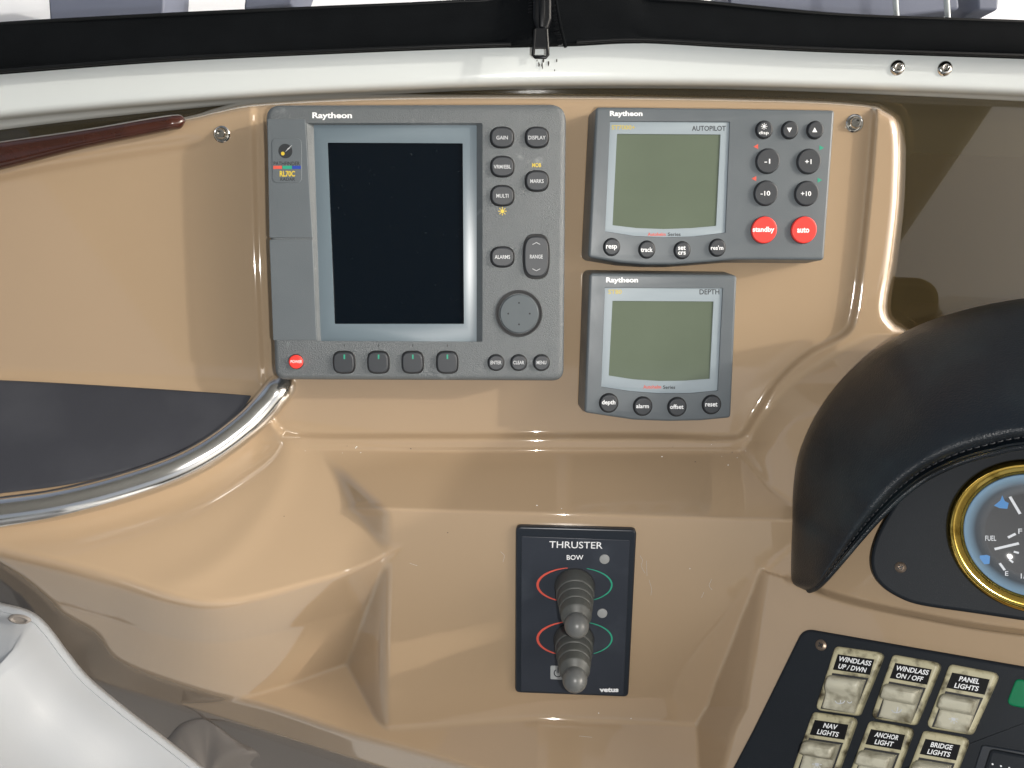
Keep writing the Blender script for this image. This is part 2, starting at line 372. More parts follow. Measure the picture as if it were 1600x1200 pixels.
# outer silhouette at the top and right, then the front skirt
OUT = [(-200, 278), (0, 240), (130, 213), (270, 186), (310, 178), (340, 171), (410, 160), (600, 151), (880, 149), (1200, 154), (1340, 161), (1385, 172), (1408, 200), (1409, 300), (1399, 400), (1387, 478), (1396, 502), (1415, 515), (1450, 546), (1520, 575), (1800, 560), (2900, 560)]
sO = -sdist(OUT, 10)
z = z - 0.5 * smax(sO + 10, 0 * sO, 8) - 8 * smax(sO + 2, 0 * sO, 4)
z = z - 1.25 * smax(sE2, 0 * sE2, 7)
CR = [(-200, 790), (0, 907), (60, 965), (110, 1040), (160, 1067), (300, 1108), (420, 1145), (590, 1198), (800, 1262), (1000, 1320)]
sC = sdist(CR)
z = z - 6 * smax(sC, 0 * sC, 1.5)
keep = z > -150
idx = -np.ones(U.shape, int)
q = keep[:-1, :-1] | keep[1:, :-1] | keep[:-1, 1:] | keep[1:, 1:]
z = np.maximum(z, -160)
XYZ = P(U.ravel(), V_.ravel(), z.ravel()) * 0.001
nv, nu = U.shape; ii, jj = np.nonzero(q)
quads = np.stack([ii * nu + jj, (ii + 1) * nu + jj, (ii + 1) * nu + jj + 1, ii * nu + jj + 1], -1)
used = np.unique(quads); remap = -np.ones(nu * nv, int); remap[used] = np.arange(len(used)); quads = remap[quads]
me = bpy.data.meshes.new('dashboard'); me.vertices.add(len(used)); me.vertices.foreach_set('co', XYZ[used].astype(np.float32).ravel())
me.loops.add(quads.size); me.loops.foreach_set('vertex_index', quads.astype(np.int32).ravel())
me.polygons.add(len(quads)); me.polygons.foreach_set('loop_start', (np.arange(len(quads)) * 4).astype(np.int32)); me.polygons.foreach_set('use_smooth', np.ones(len(quads), bool))
me.update(calc_edges=True); me.validate(); me.materials.append(M['gelcoat'])
dash = bpy.data.objects.new('dashboard', me); col.objects.link(dash); dash.matrix_world = RW; structure(dash)
dash['label'] = 'glossy tan moulded dashboard carrying the instruments'
def zd(u, v):                           # height of the moulding at a photo position
    x = np.clip(np.interp(np.asarray(u, float), us, np.arange(len(us))), 0, nu - 1.001); y = np.clip((np.asarray(v, float) - vs_[0]) / STEP, 0, nv - 1.001)
    i, j = y.astype(int), x.astype(int); a, b = y - i, x - j
    return z[i, j] * (1 - a) * (1 - b) + z[i + 1, j] * a * (1 - b) + z[i, j + 1] * (1 - a) * b + z[i + 1, j + 1] * a * b
PANEL = Frame(800, 408, 0)

# ------------------------------------------------------------------ keys
def key(parent, fr, u, v, ru, rv, h, label=None, tw=0, th=0, mat='rubber', e=2.3, high=2.6, tmat='print_grey', bold=0.012, name='button', label_lines=None, seat=1.13):
    c = fr.loc(u, v, h); rx = fr.px(u, v, ru, h); ry = fr.px(u, v, rv, h)
    b = plate(name, superellipse(c[0], c[1], rx, ry, e), h - 2, h + high, mat, parent, bev=1.0, seg=3)
    s = ccw(superellipse(c[0], c[1], rx * seat, ry * seat, e)); s2 = ccw(superellipse(c[0], c[1], rx * .98, ry * .98, e))
    V, Fc = rings_mesh([[(x, y, h + .05) for x, y in s], [(x, y, h + .45) for x, y in offset(s, .5)], [(x, y, h + .1) for x, y in s2]], cap=False)
    mk('button_seat', V, Fc, 'gap' if mat != 'red' else 'rubber', b)
    for t, dv, w_, h_ in (label_lines or ([(label, 0, tw, th)] if label else [])):
        text(t, u, v + dv, w_, h_, h + high, tmat, b, fr, bold)
    return b

# ------------------------------------------------------------------ radar display
H = 41.0
rd = thing('radar_display', 'large grey marine radar display with tall black screen and button column', 'radar display', PANEL)
outer = rounded(PANEL.xy([(413, 163), (885, 162), (881, 596), (428, 594)], H), [11, 12, 9, 9], 8)
ht = rounded(PANEL.xy([(479, 192), (754, 192), (754, 534), (496, 533)], H), 1.0, 3); hb = rounded(PANEL.xy([(491, 196), (744, 196), (744, 534.5), (502, 533)], H - 5), .8, 3)
plate_hole('housing', outer, ht, hb, 2, H, H - 5, 'grey', rd, bev=4.5, seg=6, outward=1.0)
bz = plate_hole('screen_bezel', rounded(PANEL.xy([(486, 190), (749, 190), (749, 541), (497, 539)], H - 5), 1, 3), rounded(PANEL.xy([(512, 223), (723, 224), (725, 506), (523, 506)], H - 5), .6, 3), rounded(PANEL.xy([(512, 223), (723, 224), (725, 506), (523, 506)], H - 6), .6, 3), H - 8, H - 4.6, H - 6.4, 'bezel', rd, bev=.2, seg=2)
flat('screen', [(508, 219), (727, 219), (729, 510), (519, 510)], H - 6.2, 'screen', rd, PANEL)
for c_ in ([(418, 186), (477, 186), (488.5, 371.5), (421, 371.5)], [(421, 374.5), (488.5, 374.5), (495, 531.5), (427, 531.5)]):
    plate('card_slot_cover', rounded(PANEL.xy(c_, H), .8, 3), H - 2, H + .55, 'grey2', rd, bev=.4, seg=2)
bg = plate('badge', rounded(PANEL.xy([(425, 216), (472, 216), (472, 286), (426, 286)], H), 4.2, 6), H - 1, H + .95, 'grey2', rd, bev=.35, seg=2)
bgh = H + .95
c = PANEL.loc(446, 236, bgh); plate('radar_emblem', superellipse(c[0], c[1], PANEL.px(446, 236, 11, bgh), PANEL.px(446, 236, 11, bgh)), bgh - .3, bgh + .1, 'print_black', bg, bev=.05, seg=1)
c = PANEL.loc(442, 240, bgh); plate('emblem_dot', superellipse(c[0], c[1], 1.3, 1.3, n=16), bgh, bgh + .2, 'print_yellow', bg, bev=.05, seg=1)
for k in range(3):
    V, Fc = tube_vf([PANEL.loc(448 + 2.2 * k, 234 - 2 * k + t, bgh + .12) + np.array([0, 0, 0]) for t in (0, 0.01)] if False else [PANEL.loc(446 + 1.5 * k + 7 * s, 237 - 2 * k - 6 * s, bgh + .08) for s in np.linspace(0, 1, 4)], .12, 6); mk('emblem_line', V, Fc, 'print_grey', bg)
text('PATHFINDER', 448, 255.5, 41, 6, bgh, 'print_black', bg, PANEL, .012)
for a, b, mm in ((427, 440.5, 'print_red'), (441.5, 456, 'print_green'), (456.5, 470, 'print_blue')):
    flat('colour_bar', [(a, 259), (b, 259), (b, 264), (a, 264)], bgh + .08, mm, bg, PANEL)
text('RL70C', 449, 271.5, 24, 9, bgh, 'print_yellow', bg, PANEL, .03); text('RADAR', 449.5, 280, 23, 5, bgh, 'print_black', bg, PANEL, .012)
text('Raytheon', 519, 181.5, 62, 12, H, 'print_white', rd, PANEL, .03)
for u_, v_, t, tw in ((784.5, 215, 'GAIN', 18), (839, 215, 'DISPLAY', 27), (785, 260.5, 'VRM/EBL', 27), (839, 283, 'MARKS', 21), (785, 306, 'MULTI', 19), (785, 401.5, 'ALARMS', 24)):
    key(rd, PANEL, u_, v_, 17.2, 14.8, H, t, tw, 6, e=2.5)
rg = key(rd, PANEL, 838, 401, 19, 31, H, 'RANGE', 20, 6, e=3.0, name='range_rocker')
for s in (-1, 1):
    V, Fc = tube_vf([PANEL.loc(838 + x, 401 + s * (19 + y), H + 2.62) for x, y in ((-6, 0), (0, 3), (6, 0))], .28, 6); mk('chevron', V, Fc, 'print_grey', rg)
c = PANEL.loc(811, 490, H); r0 = PANEL.px(811, 490, 36, H)
tp = thing_part = mk('trackpad', *lathe_vf((c[0], c[1], H), (0, 0, 1), [(0, r0 * .84), (2.0, r0 * .84), (2.9, r0 * .80), (3.0, r0 * .70), (2.6, 0)], 48), 'padgrey', rd)
V, Fc = lathe_vf((c[0], c[1], H), (0, 0, 1), [(0, r0 * 1.02), (1.4, r0), (1.4, r0 * .95), (.2, r0 * .93), (.2, r0 * .87)], 48); mk('trackpad_ring', V, Fc[:-1], 'gap', tp)
for a, b in ((0, 17), (0, -17), (17, 0), (-17, 0)):
    c = PANEL.loc(811 + a, 490 + b, H + 2.9); mk('direction_dot', *lathe_vf((c[0], c[1], H + 2.4), (0, 0, 1), [(0, .9), (.45, .8), (.6, 0)], 10), 'gap', tp)
for u_, t, tw in ((775, 'ENTER', 17), (810.5, 'CLEAR', 17), (846, 'MENU', 15)):
    key(rd, PANEL, u_, 566.5, 11.8, 11.8, H, t, tw, 5.5, e=2.1)
for u_ in (538, 591.5, 645, 699):
    b = key(rd, PANEL, u_, 566, 15.8, 16.2, H, e=3.2, name='soft_key', high=3.2)
    flat('green_mark', [(u_ - 1.2, 554), (u_ + 1.2, 554), (u_ + 1.2, 561), (u_ - 1.2, 561)], H + 3.27, 'print_green', b, PANEL)
    flat('tick_mark', [(u_ - .7, 538), (u_ + .7, 538), (u_ + .7, 542), (u_ - .7, 542)], H + .08, 'print_black', rd, PANEL)
key(rd, PANEL, 463, 565, 10.8, 10.8, H, 'POWER', 18, 4.5, mat='red', e=2, tmat='print_white', name='power_button')
text('MOB', 838.5, 258, 14, 6.5, H, 'print_yellow', rd, PANEL, .02)
def sun_icon(u, v, r, h, mat, parent, fr, n=8):
    c = fr.loc(u, v, h); k = fr.px(u, v, r, h); parts = []
    parts.append(lathe_vf((c[0], c[1], h), (0, 0, 1), [(0, k * .45), (.08, k * .45), (.08, 0)], 14))
    for i in range(n):
        a = 2 * math.pi * i / n; d = np.array([math.cos(a), math.sin(a), 0]); e = np.array([-d[1], d[0], 0]) * k * .09; b0 = np.array([c[0], c[1], h + .07])
        parts.append(([b0 + d * k * .55 - e, b0 + d * k - e, b0 + d * k + e, b0 + d * k * .55 + e], [(0, 1, 2, 3)]))
    return mk('lamp_symbol', *join_vf(parts), mat, parent, smooth=0)
sun_icon(785, 330, 6.5, H + .02, 'print_yellow', rd, PANEL)

# ------------------------------------------------------------------ autopilot and depth instruments
def lcd_unit(root, fr, h, outline, bez_t, lcd, rr):
    o = rounded(fr.xy(outline, h), rr, 5)
    bt_ = rounded(fr.xy(bez_t, h), .9, 3); bb = offset(ccw(bt_), .5)
    plate_hole('housing', o, bt_, bb if True else bt_, 3, h, h - 1.6, 'grey2', root, bev=2.2, seg=5, outward=2.2)
    lt = rounded(fr.xy(lcd, h - 1.2), .5, 2); lb = offset(ccw(lt), .1)
    plate_hole('display_bezel', offset(ccw(bt_), -1.0), lt, lb, h - 4, h - 1.2, h - 2.0, 'bezel2', root, bev=.2, seg=2)
    xy = offset(ccw(lt), -.8); mk('lcd_window', [(x, y, h - 1.9) for x, y in xy], [tuple(range(len(xy)))], 'lcd', root, smooth=0)
HA = 34.0
ap = thing('autopilot_control', 'wide grey autopilot control with two red keys and square lcd', 'autopilot', PANEL)
lcd_unit(ap, PANEL, HA, [(931, 167), (1120, 169), (1305, 172), (1288, 407), (1200, 406), (1146, 406), (1100, 410), (1050, 413.5), (1010, 413.5), (970, 410.5), (919, 402)],
         [(953, 189), (1141, 190), (1134, 364), (1085, 370), (1037, 371.5), (990, 369), (945, 362)], [(964, 209), (1126, 210), (1119, 353), (1080, 356.5), (1037, 358), (995, 356.5), (957, 352)], [3, 0, 2.5, 3, 0, 8, 8, 8, 8, 8, 3])
text('Raytheon', 978.5, 178.5, 51, 10.5, HA, 'print_white', ap, PANEL, .035); text('ST7000+', 974, 199, 37, 7, HA - 1.2, 'faded_yellow', ap, PANEL, .015); text('AUTOPILOT', 1107.5, 200.5, 53, 8, HA - 1.2, 'print_black', ap, PANEL, .015)
text('Autohelm', 1026, 366, 28, 5.5, HA - 1.2, 'print_red', ap, PANEL, .02); text('Series', 1053.5, 366, 20, 5.5, HA - 1.2, 'print_black', ap, PANEL, .02)
b = key(ap, PANEL, 1193.5, 203, 12.4, 12.6, HA, 'disp', 15, 6.5, e=2, tmat='print_white') if False else key(ap, PANEL, 1193.5, 203, 12.4, 12.6, HA, e=2, label_lines=[('disp', 5, 15, 6.5)], tmat='print_white')
sun_icon(1194, 197.5, 5, HA + 2.62, 'print_white', b, PANEL)
for u_, s in ((1233.5, 1), (1273, -1)):
    b = key(ap, PANEL, u_, 203.5, 12.2, 12.6, HA, e=2); flat('arrow_mark', [(u_ - 4, 203 - 3.5 * s), (u_ + 4, 203 - 3.5 * s), (u_, 203 + 4 * s)], HA + 2.67, 'print_white', b, PANEL)
for u_, v_, t, tw in ((1199, 252, '-1', 9), (1263, 252.5, '+1', 10), (1196, 302, '-10', 15), (1259.5, 302.5, '+10', 16)):
    key(ap, PANEL, u_, v_, 18.2, 18.6, HA, t, tw, 7.5 if '1' in t else 7, e=2, tmat='print_white', bold=.02, seat=1.06)
for u_, t, tw, th in ((1193, 'standby', 34, 10.5), (1255, 'auto', 19, 8.5)):
    key(ap, PANEL, u_, 359.5, 19.8, 20.6, HA, t, tw, th, mat='red', e=2, tmat='print_white', bold=.035, seat=1.04, name='red_button')
for u_, v_, ll in ((955.5, 386, [('resp', 1, 17, 8)]), (1010.5, 390, [('track', 0, 18.5, 7.5)]), (1065.5, 391, [('set', -3.6, 12, 6.5), ('crs', 4.4, 12, 5)]), (1120.5, 387, [("res'm", 0, 19.5, 7)])):
    key(ap, PANEL, u_, v_, 12, 12.6, HA, e=2, label_lines=ll, tmat='print_white', bold=.022)
for u_, v_, mm in ((1181, 229, 'print_red'), (1178, 279, 'print_red'), (1284, 231, 'print_green'), (1281, 281.5, 'print_green')):
    d = -1 if mm == 'print_red' else 1
    flat('port_mark' if d < 0 else 'starboard_mark', [(u_ - 3.6 * d, v_ - 4), (u_ + 3.6 * d, v_), (u_ - 3.6 * d, v_ + 4)], HA + .08, mm, ap, PANEL)
dp = thing('depth_display', 'square grey depth display with one row of four dark keys', 'depth display', PANEL)
HD = 34.0
lcd_unit(dp, PANEL, HD, [(921, 427), (1152, 430), (1142, 653), (1095, 657.5), (1045, 658.5), (990, 656.5), (913, 645)], [(945, 449), (1130, 450), (1122, 611), (1080, 615), (1030, 615.5), (985, 612), (939, 605)],
         [(957, 470), (1115, 471), (1109, 592), (1070, 595), (1030, 595.5), (990, 593), (951, 587)], [3, 3, 3, 8, 8, 8, 3])
text('Raytheon', 972, 438.5, 50, 10.5, HD, 'print_white', dp, PANEL, .035); text('ST80', 961, 456, 21, 7, HD - 1.2, 'faded_yellow', dp, PANEL, .015); text('DEPTH', 1108.5, 456, 31, 8, HD - 1.2, 'print_black', dp, PANEL, .015)
text('Autohelm', 1019, 604.5, 28, 5.5, HD - 1.2, 'print_red', dp, PANEL, .02); text('Series', 1045.5, 605, 19, 5.5, HD - 1.2, 'print_black', dp, PANEL, .02)
for u_, v_, t, tw, th in ((951, 629.5, 'depth', 21, 9), (1004, 634.5, 'alarm', 20, 6.5), (1057.5, 635.5, 'offset', 21, 7), (1111.5, 632, 'reset', 19, 6.5)):
    key(dp, PANEL, u_, v_, 13.6, 14, HD, t, tw, th, e=2, tmat='print_white', bold=.022)

# ------------------------------------------------------------------ bow thruster panel
th_ = thing('thruster_control', 'dark thruster control plate with two grey joysticks on the lower face', 'thruster control', FACE)
T1 = 5.0
plate('rim', rounded(FACE.xy([(806, 823), (995, 828), (982, 1090), (805, 1083)], T1), 4.2, 6), 0, T1, 'navyrim', th_, bev=1.6, seg=4)
plate('face_plate', rounded(FACE.xy([(815, 838), (984, 844), (974, 1086), (814, 1079)], T1), .8, 2), T1 - 1, T1 + .35, 'navy', th_, bev=.2, seg=2)
T = T1 + .35
text('THRUSTER', 900, 851.5, 83, 10.5, T, 'print_white', th_, FACE, .004, du=((1, .018), (-.03, 1))); text('BOW', 898.5, 871, 26, 7.5, T, 'print_white', th_, FACE, .012)
text('vetus', 951.5, 1078, 30, 7, T, 'print_white', th_, FACE, .05)
for u_, v_ in ((944.5, 873.5), (941, 958)):
    c = FACE.loc(u_, v_, T); mk('indicator_lamp', *lathe_vf((c[0], c[1], T - .3), (0, 0, 1), [(0, 3.9), (.9, 3.7), (1.2, 2.8), (1.3, 0)], 24), 'led', th_)
def arc(cu, cv, ru, rv, a0, a1, w0, w1, mat, nm):
    n = 26; R1, R2 = [], []
    for k in range(n + 1):
        a = rad(a0 + (a1 - a0) * k / n); s = math.sin(math.pi * k / n); wd = w0 + (w1 - w0) * s
        for R_, m in ((R1, 1), (R2, -1)): R_.append(FACE.loc(cu + (ru + m * wd) * math.cos(a), cv - (rv + m * wd) * math.sin(a), T + .08))
    V = R1 + R2; mk(nm, V, [(k, k + 1, n + 2 + k, n + 1 + k) for k in range(n)], mat, th_, smooth=0)
for cv in (914, 998):
    arc(897, cv, 57, 27, 100, 252, .5, 1.9, 'print_red', 'port_arc'); arc(899, cv, 57, 27, 72, -60, .5, 1.3, 'print_green', 'starboard_arc')
def joystick(bu, bv, ku, kv):
    p0 = FACE.loc(bu, bv, T); p1 = FACE.loc(ku, kv, T + 46); ax = p1 - p0; L = np.linalg.norm(ax); r = FACE.px(bu, bv, 30, T)
    prof = [(-3, r * 1.02), (3, r)]; nr = 4
    for k in range(nr):
        t0 = 4 + (L * .72) * k / nr; t1 = 4 + (L * .72) * (k + 1) / nr; ra = r * (1 - .07 * k); rb = r * (1 - .07 * (k + 1))
        prof += [(t0, ra), (t1 - 1.4, rb * 1.06), (t1 - .5, rb * 1.03), (t1 - .1, rb * .93)]
    prof += [(L * .9, r * .5), (L * .92, r * .2), (L * .93, 0)]
    b = mk('joystick', *lathe_vf(p0, ax, prof, 40), 'boot', th_, smooth=50)
    rk = FACE.px(ku, kv, 19.5, T + 46); kp = [(-rk * 1.5, rk * .62), (-rk * 1.15, rk * .72)]
    for k in range(13):
        a = -0.75 + (math.pi / 2 + .75) * k / 12; kp.append((rk * 1.08 * math.sin(a), rk * math.cos(a)))
    mk('knob', *lathe_vf(p1, ax, kp, 32), 'knob', b, smooth=60)
    base = lathe_vf(FACE.loc(bu, bv, T), (0, 0, 1), [(0, r * 1.08), (.5, r * 1.07), (.6, r * .9)], 40); mk('boot_seat', *base, 'gap', b)
joystick(898, 917, 901, 977); joystick(896.5, 1000, 898, 1062)
pk = plate('power_key', rounded(FACE.xy([(860, 1040), (880.5, 1040.5), (880.5, 1062), (860, 1061)], T), 1.0, 3), T - .2, T + .25, 'keypad', th_, bev=.1, seg=1)
V1 = tube_vf([FACE.loc(872 + 6 * math.cos(a), 1051.5 - 6 * math.sin(a), T + .3) for a in np.linspace(rad(125), rad(415), 18)], .4, 6); V2 = tube_vf([FACE.loc(872, v_, T + .3) for v_ in (1043, 1051)], .4, 6)
mk('power_symbol', *join_vf([V1, V2]), 'print_black', pk)

# ------------------------------------------------------------------ switch panel and rocker switches
SP = 5.0
pan = thing('switch_panel', 'black plastic switch panel below the gauge at lower right', 'switch panel', PLAT)
plate('panel_plate', rounded(PLAT.xy([(1254, 981), (1420, 1010), (1600, 1041), (1760, 1068), (1700, 1330), (1076, 1330), (1176, 1140)], SP), [11, 0, 0, 3, 3, 3, 0], 8), -3, SP, 'dashblack', pan, bev=2.2, seg=5)
def screw(parent, fr, u, v, rpx, h, mat='rust', name='screw'):
    c = fr.loc(u, v, h); r = fr.px(u, v, rpx, h)
    s = mk(name, *lathe_vf((c[0], c[1], h), (0, 0, 1), [(-.5, r), (.5, r * .95), (1.0, r * .7), (1.2, r * .42), (.5, r * .30), (.4, 0)], 20), mat, parent, smooth=40)
    for a in (0.4, 0.4 + math.pi / 2):
        d = np.array([math.cos(a), math.sin(a), 0]) * r * .5; e = np.array([-d[1], d[0], 0]) * .22; b0 = np.array([c[0], c[1], h + 1.22])
        mk('cross_slot', [b0 - d - e, b0 + d - e, b0 + d + e, b0 - d + e], [(0, 1, 2, 3)], 'gap', s, smooth=0)
screw(pan, PLAT, 1283, 1008, 9, SP)
AX = (1.0, .155); AY = (-.38, 1.0)
def switch(q, l1, l2, ratio, label, icon, pressed=1):
    TL, TR, BR, BL = [np.array(p, float) for p in q]; f = lambda s, t: tuple((TL * (1 - s) + TR * s) * (1 - t) + (BL * (1 - s) + BR * s) * t)
    rs = thing('rocker_switch', label, 'switch', PLAT, 'ivory rocker switches on the black switch panel')
    h0 = SP + 5.5
    plate('switch_frame', rounded(PLAT.xy([f(0, 0), f(1, 0), f(1, 1), f(0, 1)], h0), 3.4, 6), SP - 1, h0, 'ivory', rs, bev=2.2, seg=4)
    tp_ = plate('name_tape', PLAT.xy([f(.12, .12), f(.87, .12), f(.90, .36), f(.12, .36)], h0), h0 - .3, h0 + .3, 'tape', rs, bev=.1, seg=1)
    wpx = (TR - TL)[0]
    for s_, t_, k in ((l1, .185, 0), (l2, .295, 1)):
        c = f(.50, t_); text(s_, c[0], c[1], wpx * ratio[k], 7.5, h0 + .3, 'print_white', tp_, PLAT, .022, du=(AX, AY))
    flat('rocker_seat', [f(.13, .41), f(.90, .41), f(.90, .97), f(.13, .97)], h0 + .1, 'gap', rs, PLAT)
    # rocker: raised upper half, pressed lower half, seen as one rounded wedge
    prof = [(.44, 0.2), (.45, 5.0), (.48, 7.6), (.53, 8.4), (.60, 8.0), (.66, 6.4), (.70, 4.4), (.76, 3.2), (.84, 2.8), (.91, 2.8), (.945, 2.2), (.955, .2)]
    if not pressed: prof = [(.44, .2), (.45, 5.5), (.48, 8.6), (.52, 9.6), (.62, 9.2), (.655, 8.2), (.675, 5.2), (.69, 2.6), (.76, 1.9), (.90, 1.2), (.945, .8), (.955, .2)]
    B0, B1, B3 = (np.array(PLAT.loc(*f(a, b), h0)[:2]) for a, b in ((0, .41), (1, .41), (0, .97)))
    R = []
    for t, hh in prof:
        hh = hh * 1.5
        base = B0 + (B3 - B0) * ((t - .41) / .56); ex = B1 - B0; row = []
        for s, dz in ((.17, -hh), (.175, -1.2), (.20, -.25), (.25, 0), (.5, .12), (.78, 0), (.83, -.25), (.855, -1.2), (.86, -hh)):
            p = base + ex * s; row.append((p[0], p[1], h0 + .1 + max(0.02, hh + (dz if hh > 1.3 or dz == -hh else 0))))
        R.append(row)
    V, Fc = rings_mesh(R, cap=False, closed=False); Fc = [g[::-1] for g in Fc]
    rk = mk('rocker', V, Fc, 'ivory2', rs, smooth=50)
    c = f(.50, .80); hi = h0 + 4.5 if pressed else h0 + 2.9
    if icon == 'lamp': sun_icon(c[0], c[1], 7.5, hi, 'print_sky' if False else 'print_grey', rk, PLAT, 8)
    else:
        parts = [tube_vf([PLAT.loc(c[0] + 2, c[1] - 8, hi), PLAT.loc(c[0] - 1, c[1] + 5, hi)], .35, 6), tube_vf([PLAT.loc(c[0] + x - 1, c[1] + 5 - y, hi) for x, y in ((-8, 4), (-5, 0.5), (0, -.5), (5, 1), (8, 5))], .35, 6), tube_vf([PLAT.loc(c[0] - 2, c[1] - 5, hi), PLAT.loc(c[0] + 5, c[1] - 4, hi)], .3, 6)]
        mk('anchor_symbol', *join_vf(parts), 'print_grey', rk)
        if icon == 'windlass':
            V, Fc = tube_vf([PLAT.loc(c[0] + 14 + 3.5 * math.cos(a), c[1] + 1 + 3.5 * math.sin(a), hi) for a in np.linspace(0, 6, 12)], .3, 6); mk('winch_symbol', V, Fc, 'print_grey', rk)
switch([(1304, 1009), (1381, 1020), (1341, 1119), (1272, 1109)], 'WINDLASS', 'UP / DWN', (.66, .56), 'ivory rocker switch marked WINDLASS UP / DWN', 'windlass', 1)
switch([(1394, 1022), (1471, 1036), (1430, 1134), (1359, 1122)], 'WINDLASS', 'ON / OFF', (.66, .54), 'ivory rocker switch marked WINDLASS ON / OFF', 'anchor', 0)
switch([(1483, 1037), (1562, 1052), (1518, 1149), (1445, 1137)], 'PANEL', 'LIGHTS', (.40, .47), 'ivory rocker switch marked PANEL LIGHTS beside the green lamp', 'lamp', 0)
switch([(1269, 1112), (1339, 1122), (1304, 1219), (1235, 1208)], 'NAV', 'LIGHTS', (.30, .47), 'ivory rocker switch marked NAV LIGHTS, at the left of its row', 'lamp', 0)
switch([(1357, 1126), (1428, 1138), (1391, 1236), (1320, 1224)], 'ANCHOR', 'LIGHT', (.52, .40), 'ivory rocker switch marked ANCHOR LIGHT', 'lamp', 0)
switch([(1442, 1141), (1515, 1154), (1477, 1252), (1404, 1240)], 'BRIDGE', 'LIGHTS', (.46, .48), 'ivory rocker switch marked BRIDGE LIGHTS, below PANEL LIGHTS', 'lamp', 0)
gl = plate('green_indicator', rounded(PLAT.xy([(1587, 1060), (1660, 1072), (1640, 1115), (1571, 1101)], SP + 3), 3, 5), SP - 1, SP + 2.5, 'green', None, PLAT, bev=1.0)
tag(gl, 'green indicator lens at the right end of the switch panel', 'indicator')
bs = thing('black_switch', 'black rocker switch near the lower right corner', 'switch', PLAT)
plate('switch_frame', rounded(PLAT.xy([(1534, 1163), (1640, 1181), (1600, 1290), (1500, 1270)], SP + 2), 2.5, 4), SP - 1, SP + 2, 'navyrim', bs, bev=.8)
rk = plate('rocker', rounded(PLAT.xy([(1547, 1170), (1632, 1186), (1602, 1270), (1520, 1255)], SP + 7), 3, 5), SP + 1, SP + 7, 'dashblack', bs, bev=2.0)
for k, (u_, v_) in enumerate(((1551, 1194), (1564, 1197), (1577, 1200))):
    c = PLAT.loc(u_, v_, SP + 7); mk('white_mark', *lathe_vf((c[0], c[1], SP + 7), (0, 0, 1), [(0, .5), (.08, .5), (.08, 0)], 8), 'print_white', rk)

# ------------------------------------------------------------------ gauge panel and gauge
GA = Frame(1600, 838, float(PLAT.z(1600, 838)) - 5.5, 0.15, 0.13)
gp = thing('gauge_panel', 'dark curved gauge panel under the black leather visor', 'gauge panel', GA)
gout = crom([(1790, 690), (1640, 694), (1540, 703), (1470, 722), (1415, 765), (1378, 820), (1362, 862), (1363, 893), (1378, 916), (1405, 934), (1440, 946), (1520, 958), (1600, 970), (1790, 1000)], 5)
plate('panel_plate', GA.xy([tuple(p) for p in gout], 5), -6, 5, 'dashblack', gp, bev=2.2, seg=4)
screw(gp, GA, 1407, 886.5, 9.5, 5)
ga = thing('fuel_gauge', 'round brass rimmed fuel gauge with black dial cut by the frame', 'gauge', GA)
gc = GA.loc(1614, 836, 5); gr = float(np.linalg.norm(GA.loc(1479, 838, 5) - gc))
mk('bezel', *(lambda vf: (vf[0], vf[1][:-1]))(lathe_vf((gc[0], gc[1], 4), (0, 0, 1), [(0, gr), (4, gr * 1.0), (7, gr * .985), (8.6, gr * .955), (9.2, gr * .91), (8.6, gr * .865), (7.4, gr * .825), (7.0, gr * .80), (5, gr * .79)], 96)), 'brass', ga, smooth=60)
glare_mat = material('painted_glare_fade', (0.36, 0.60, 0.82), 0.5)  # sky glare in the gauge glass, painted as a blue-to-black radial fade
_n = glare_mat.node_tree.nodes; _L = glare_mat.node_tree.links; _g = _n.new('ShaderNodeVectorMath'); _g.operation = 'DISTANCE'; _g.inputs[1].default_value = (gc[0] * .001, gc[1] * .001, .008)
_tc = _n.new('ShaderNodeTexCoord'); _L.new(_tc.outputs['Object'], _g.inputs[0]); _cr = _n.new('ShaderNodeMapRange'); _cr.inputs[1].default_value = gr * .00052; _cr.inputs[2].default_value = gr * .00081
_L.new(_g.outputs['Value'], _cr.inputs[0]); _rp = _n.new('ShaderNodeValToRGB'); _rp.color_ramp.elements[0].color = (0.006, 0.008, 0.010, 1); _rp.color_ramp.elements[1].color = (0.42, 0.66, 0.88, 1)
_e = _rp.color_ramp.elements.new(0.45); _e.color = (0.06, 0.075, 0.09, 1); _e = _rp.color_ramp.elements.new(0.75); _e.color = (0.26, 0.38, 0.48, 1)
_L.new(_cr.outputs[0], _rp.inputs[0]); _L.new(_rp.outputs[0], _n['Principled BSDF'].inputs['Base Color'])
mk('glare_ring', *(lambda vf: (vf[0], vf[1][:-1]))(lathe_vf((gc[0], gc[1], 4), (0, 0, 1), [(6.9, gr * .81), (5.2, gr * .775), (2.32, gr * .70), (2.26, gr * .54)], 96)), glare_mat, ga, smooth=60)
dl = mk('dial', *lathe_vf((gc[0], gc[1], 4), (0, 0, 1), [(1.0, gr * .78), (2.2, gr * .77), (2.2, 0)], 64), 'dial', ga)
mk('lens', *lathe_vf((gc[0], gc[1], 4), (0, 0, 1), [(7.0, gr * .825), (9.4, gr * .80), (11.0, gr * .72), (11.6, gr * .55), (12.2, gr * .3), (12.3, 0)], 64), 'lens', ga, smooth=60)
GD = 6.5
text('FUEL', 1548, 841, 17, 8, GD, 'print_white', dl, GA, .01); text('E', 1573, 896, 5, 7, GD, 'print_white', dl, GA, .01); text('F', 1594, 830, 6, 8, GD, 'print_white', dl, GA, .01); text('1/2', 1602, 900, 14, 8, GD, 'print_white', dl, GA, .01)
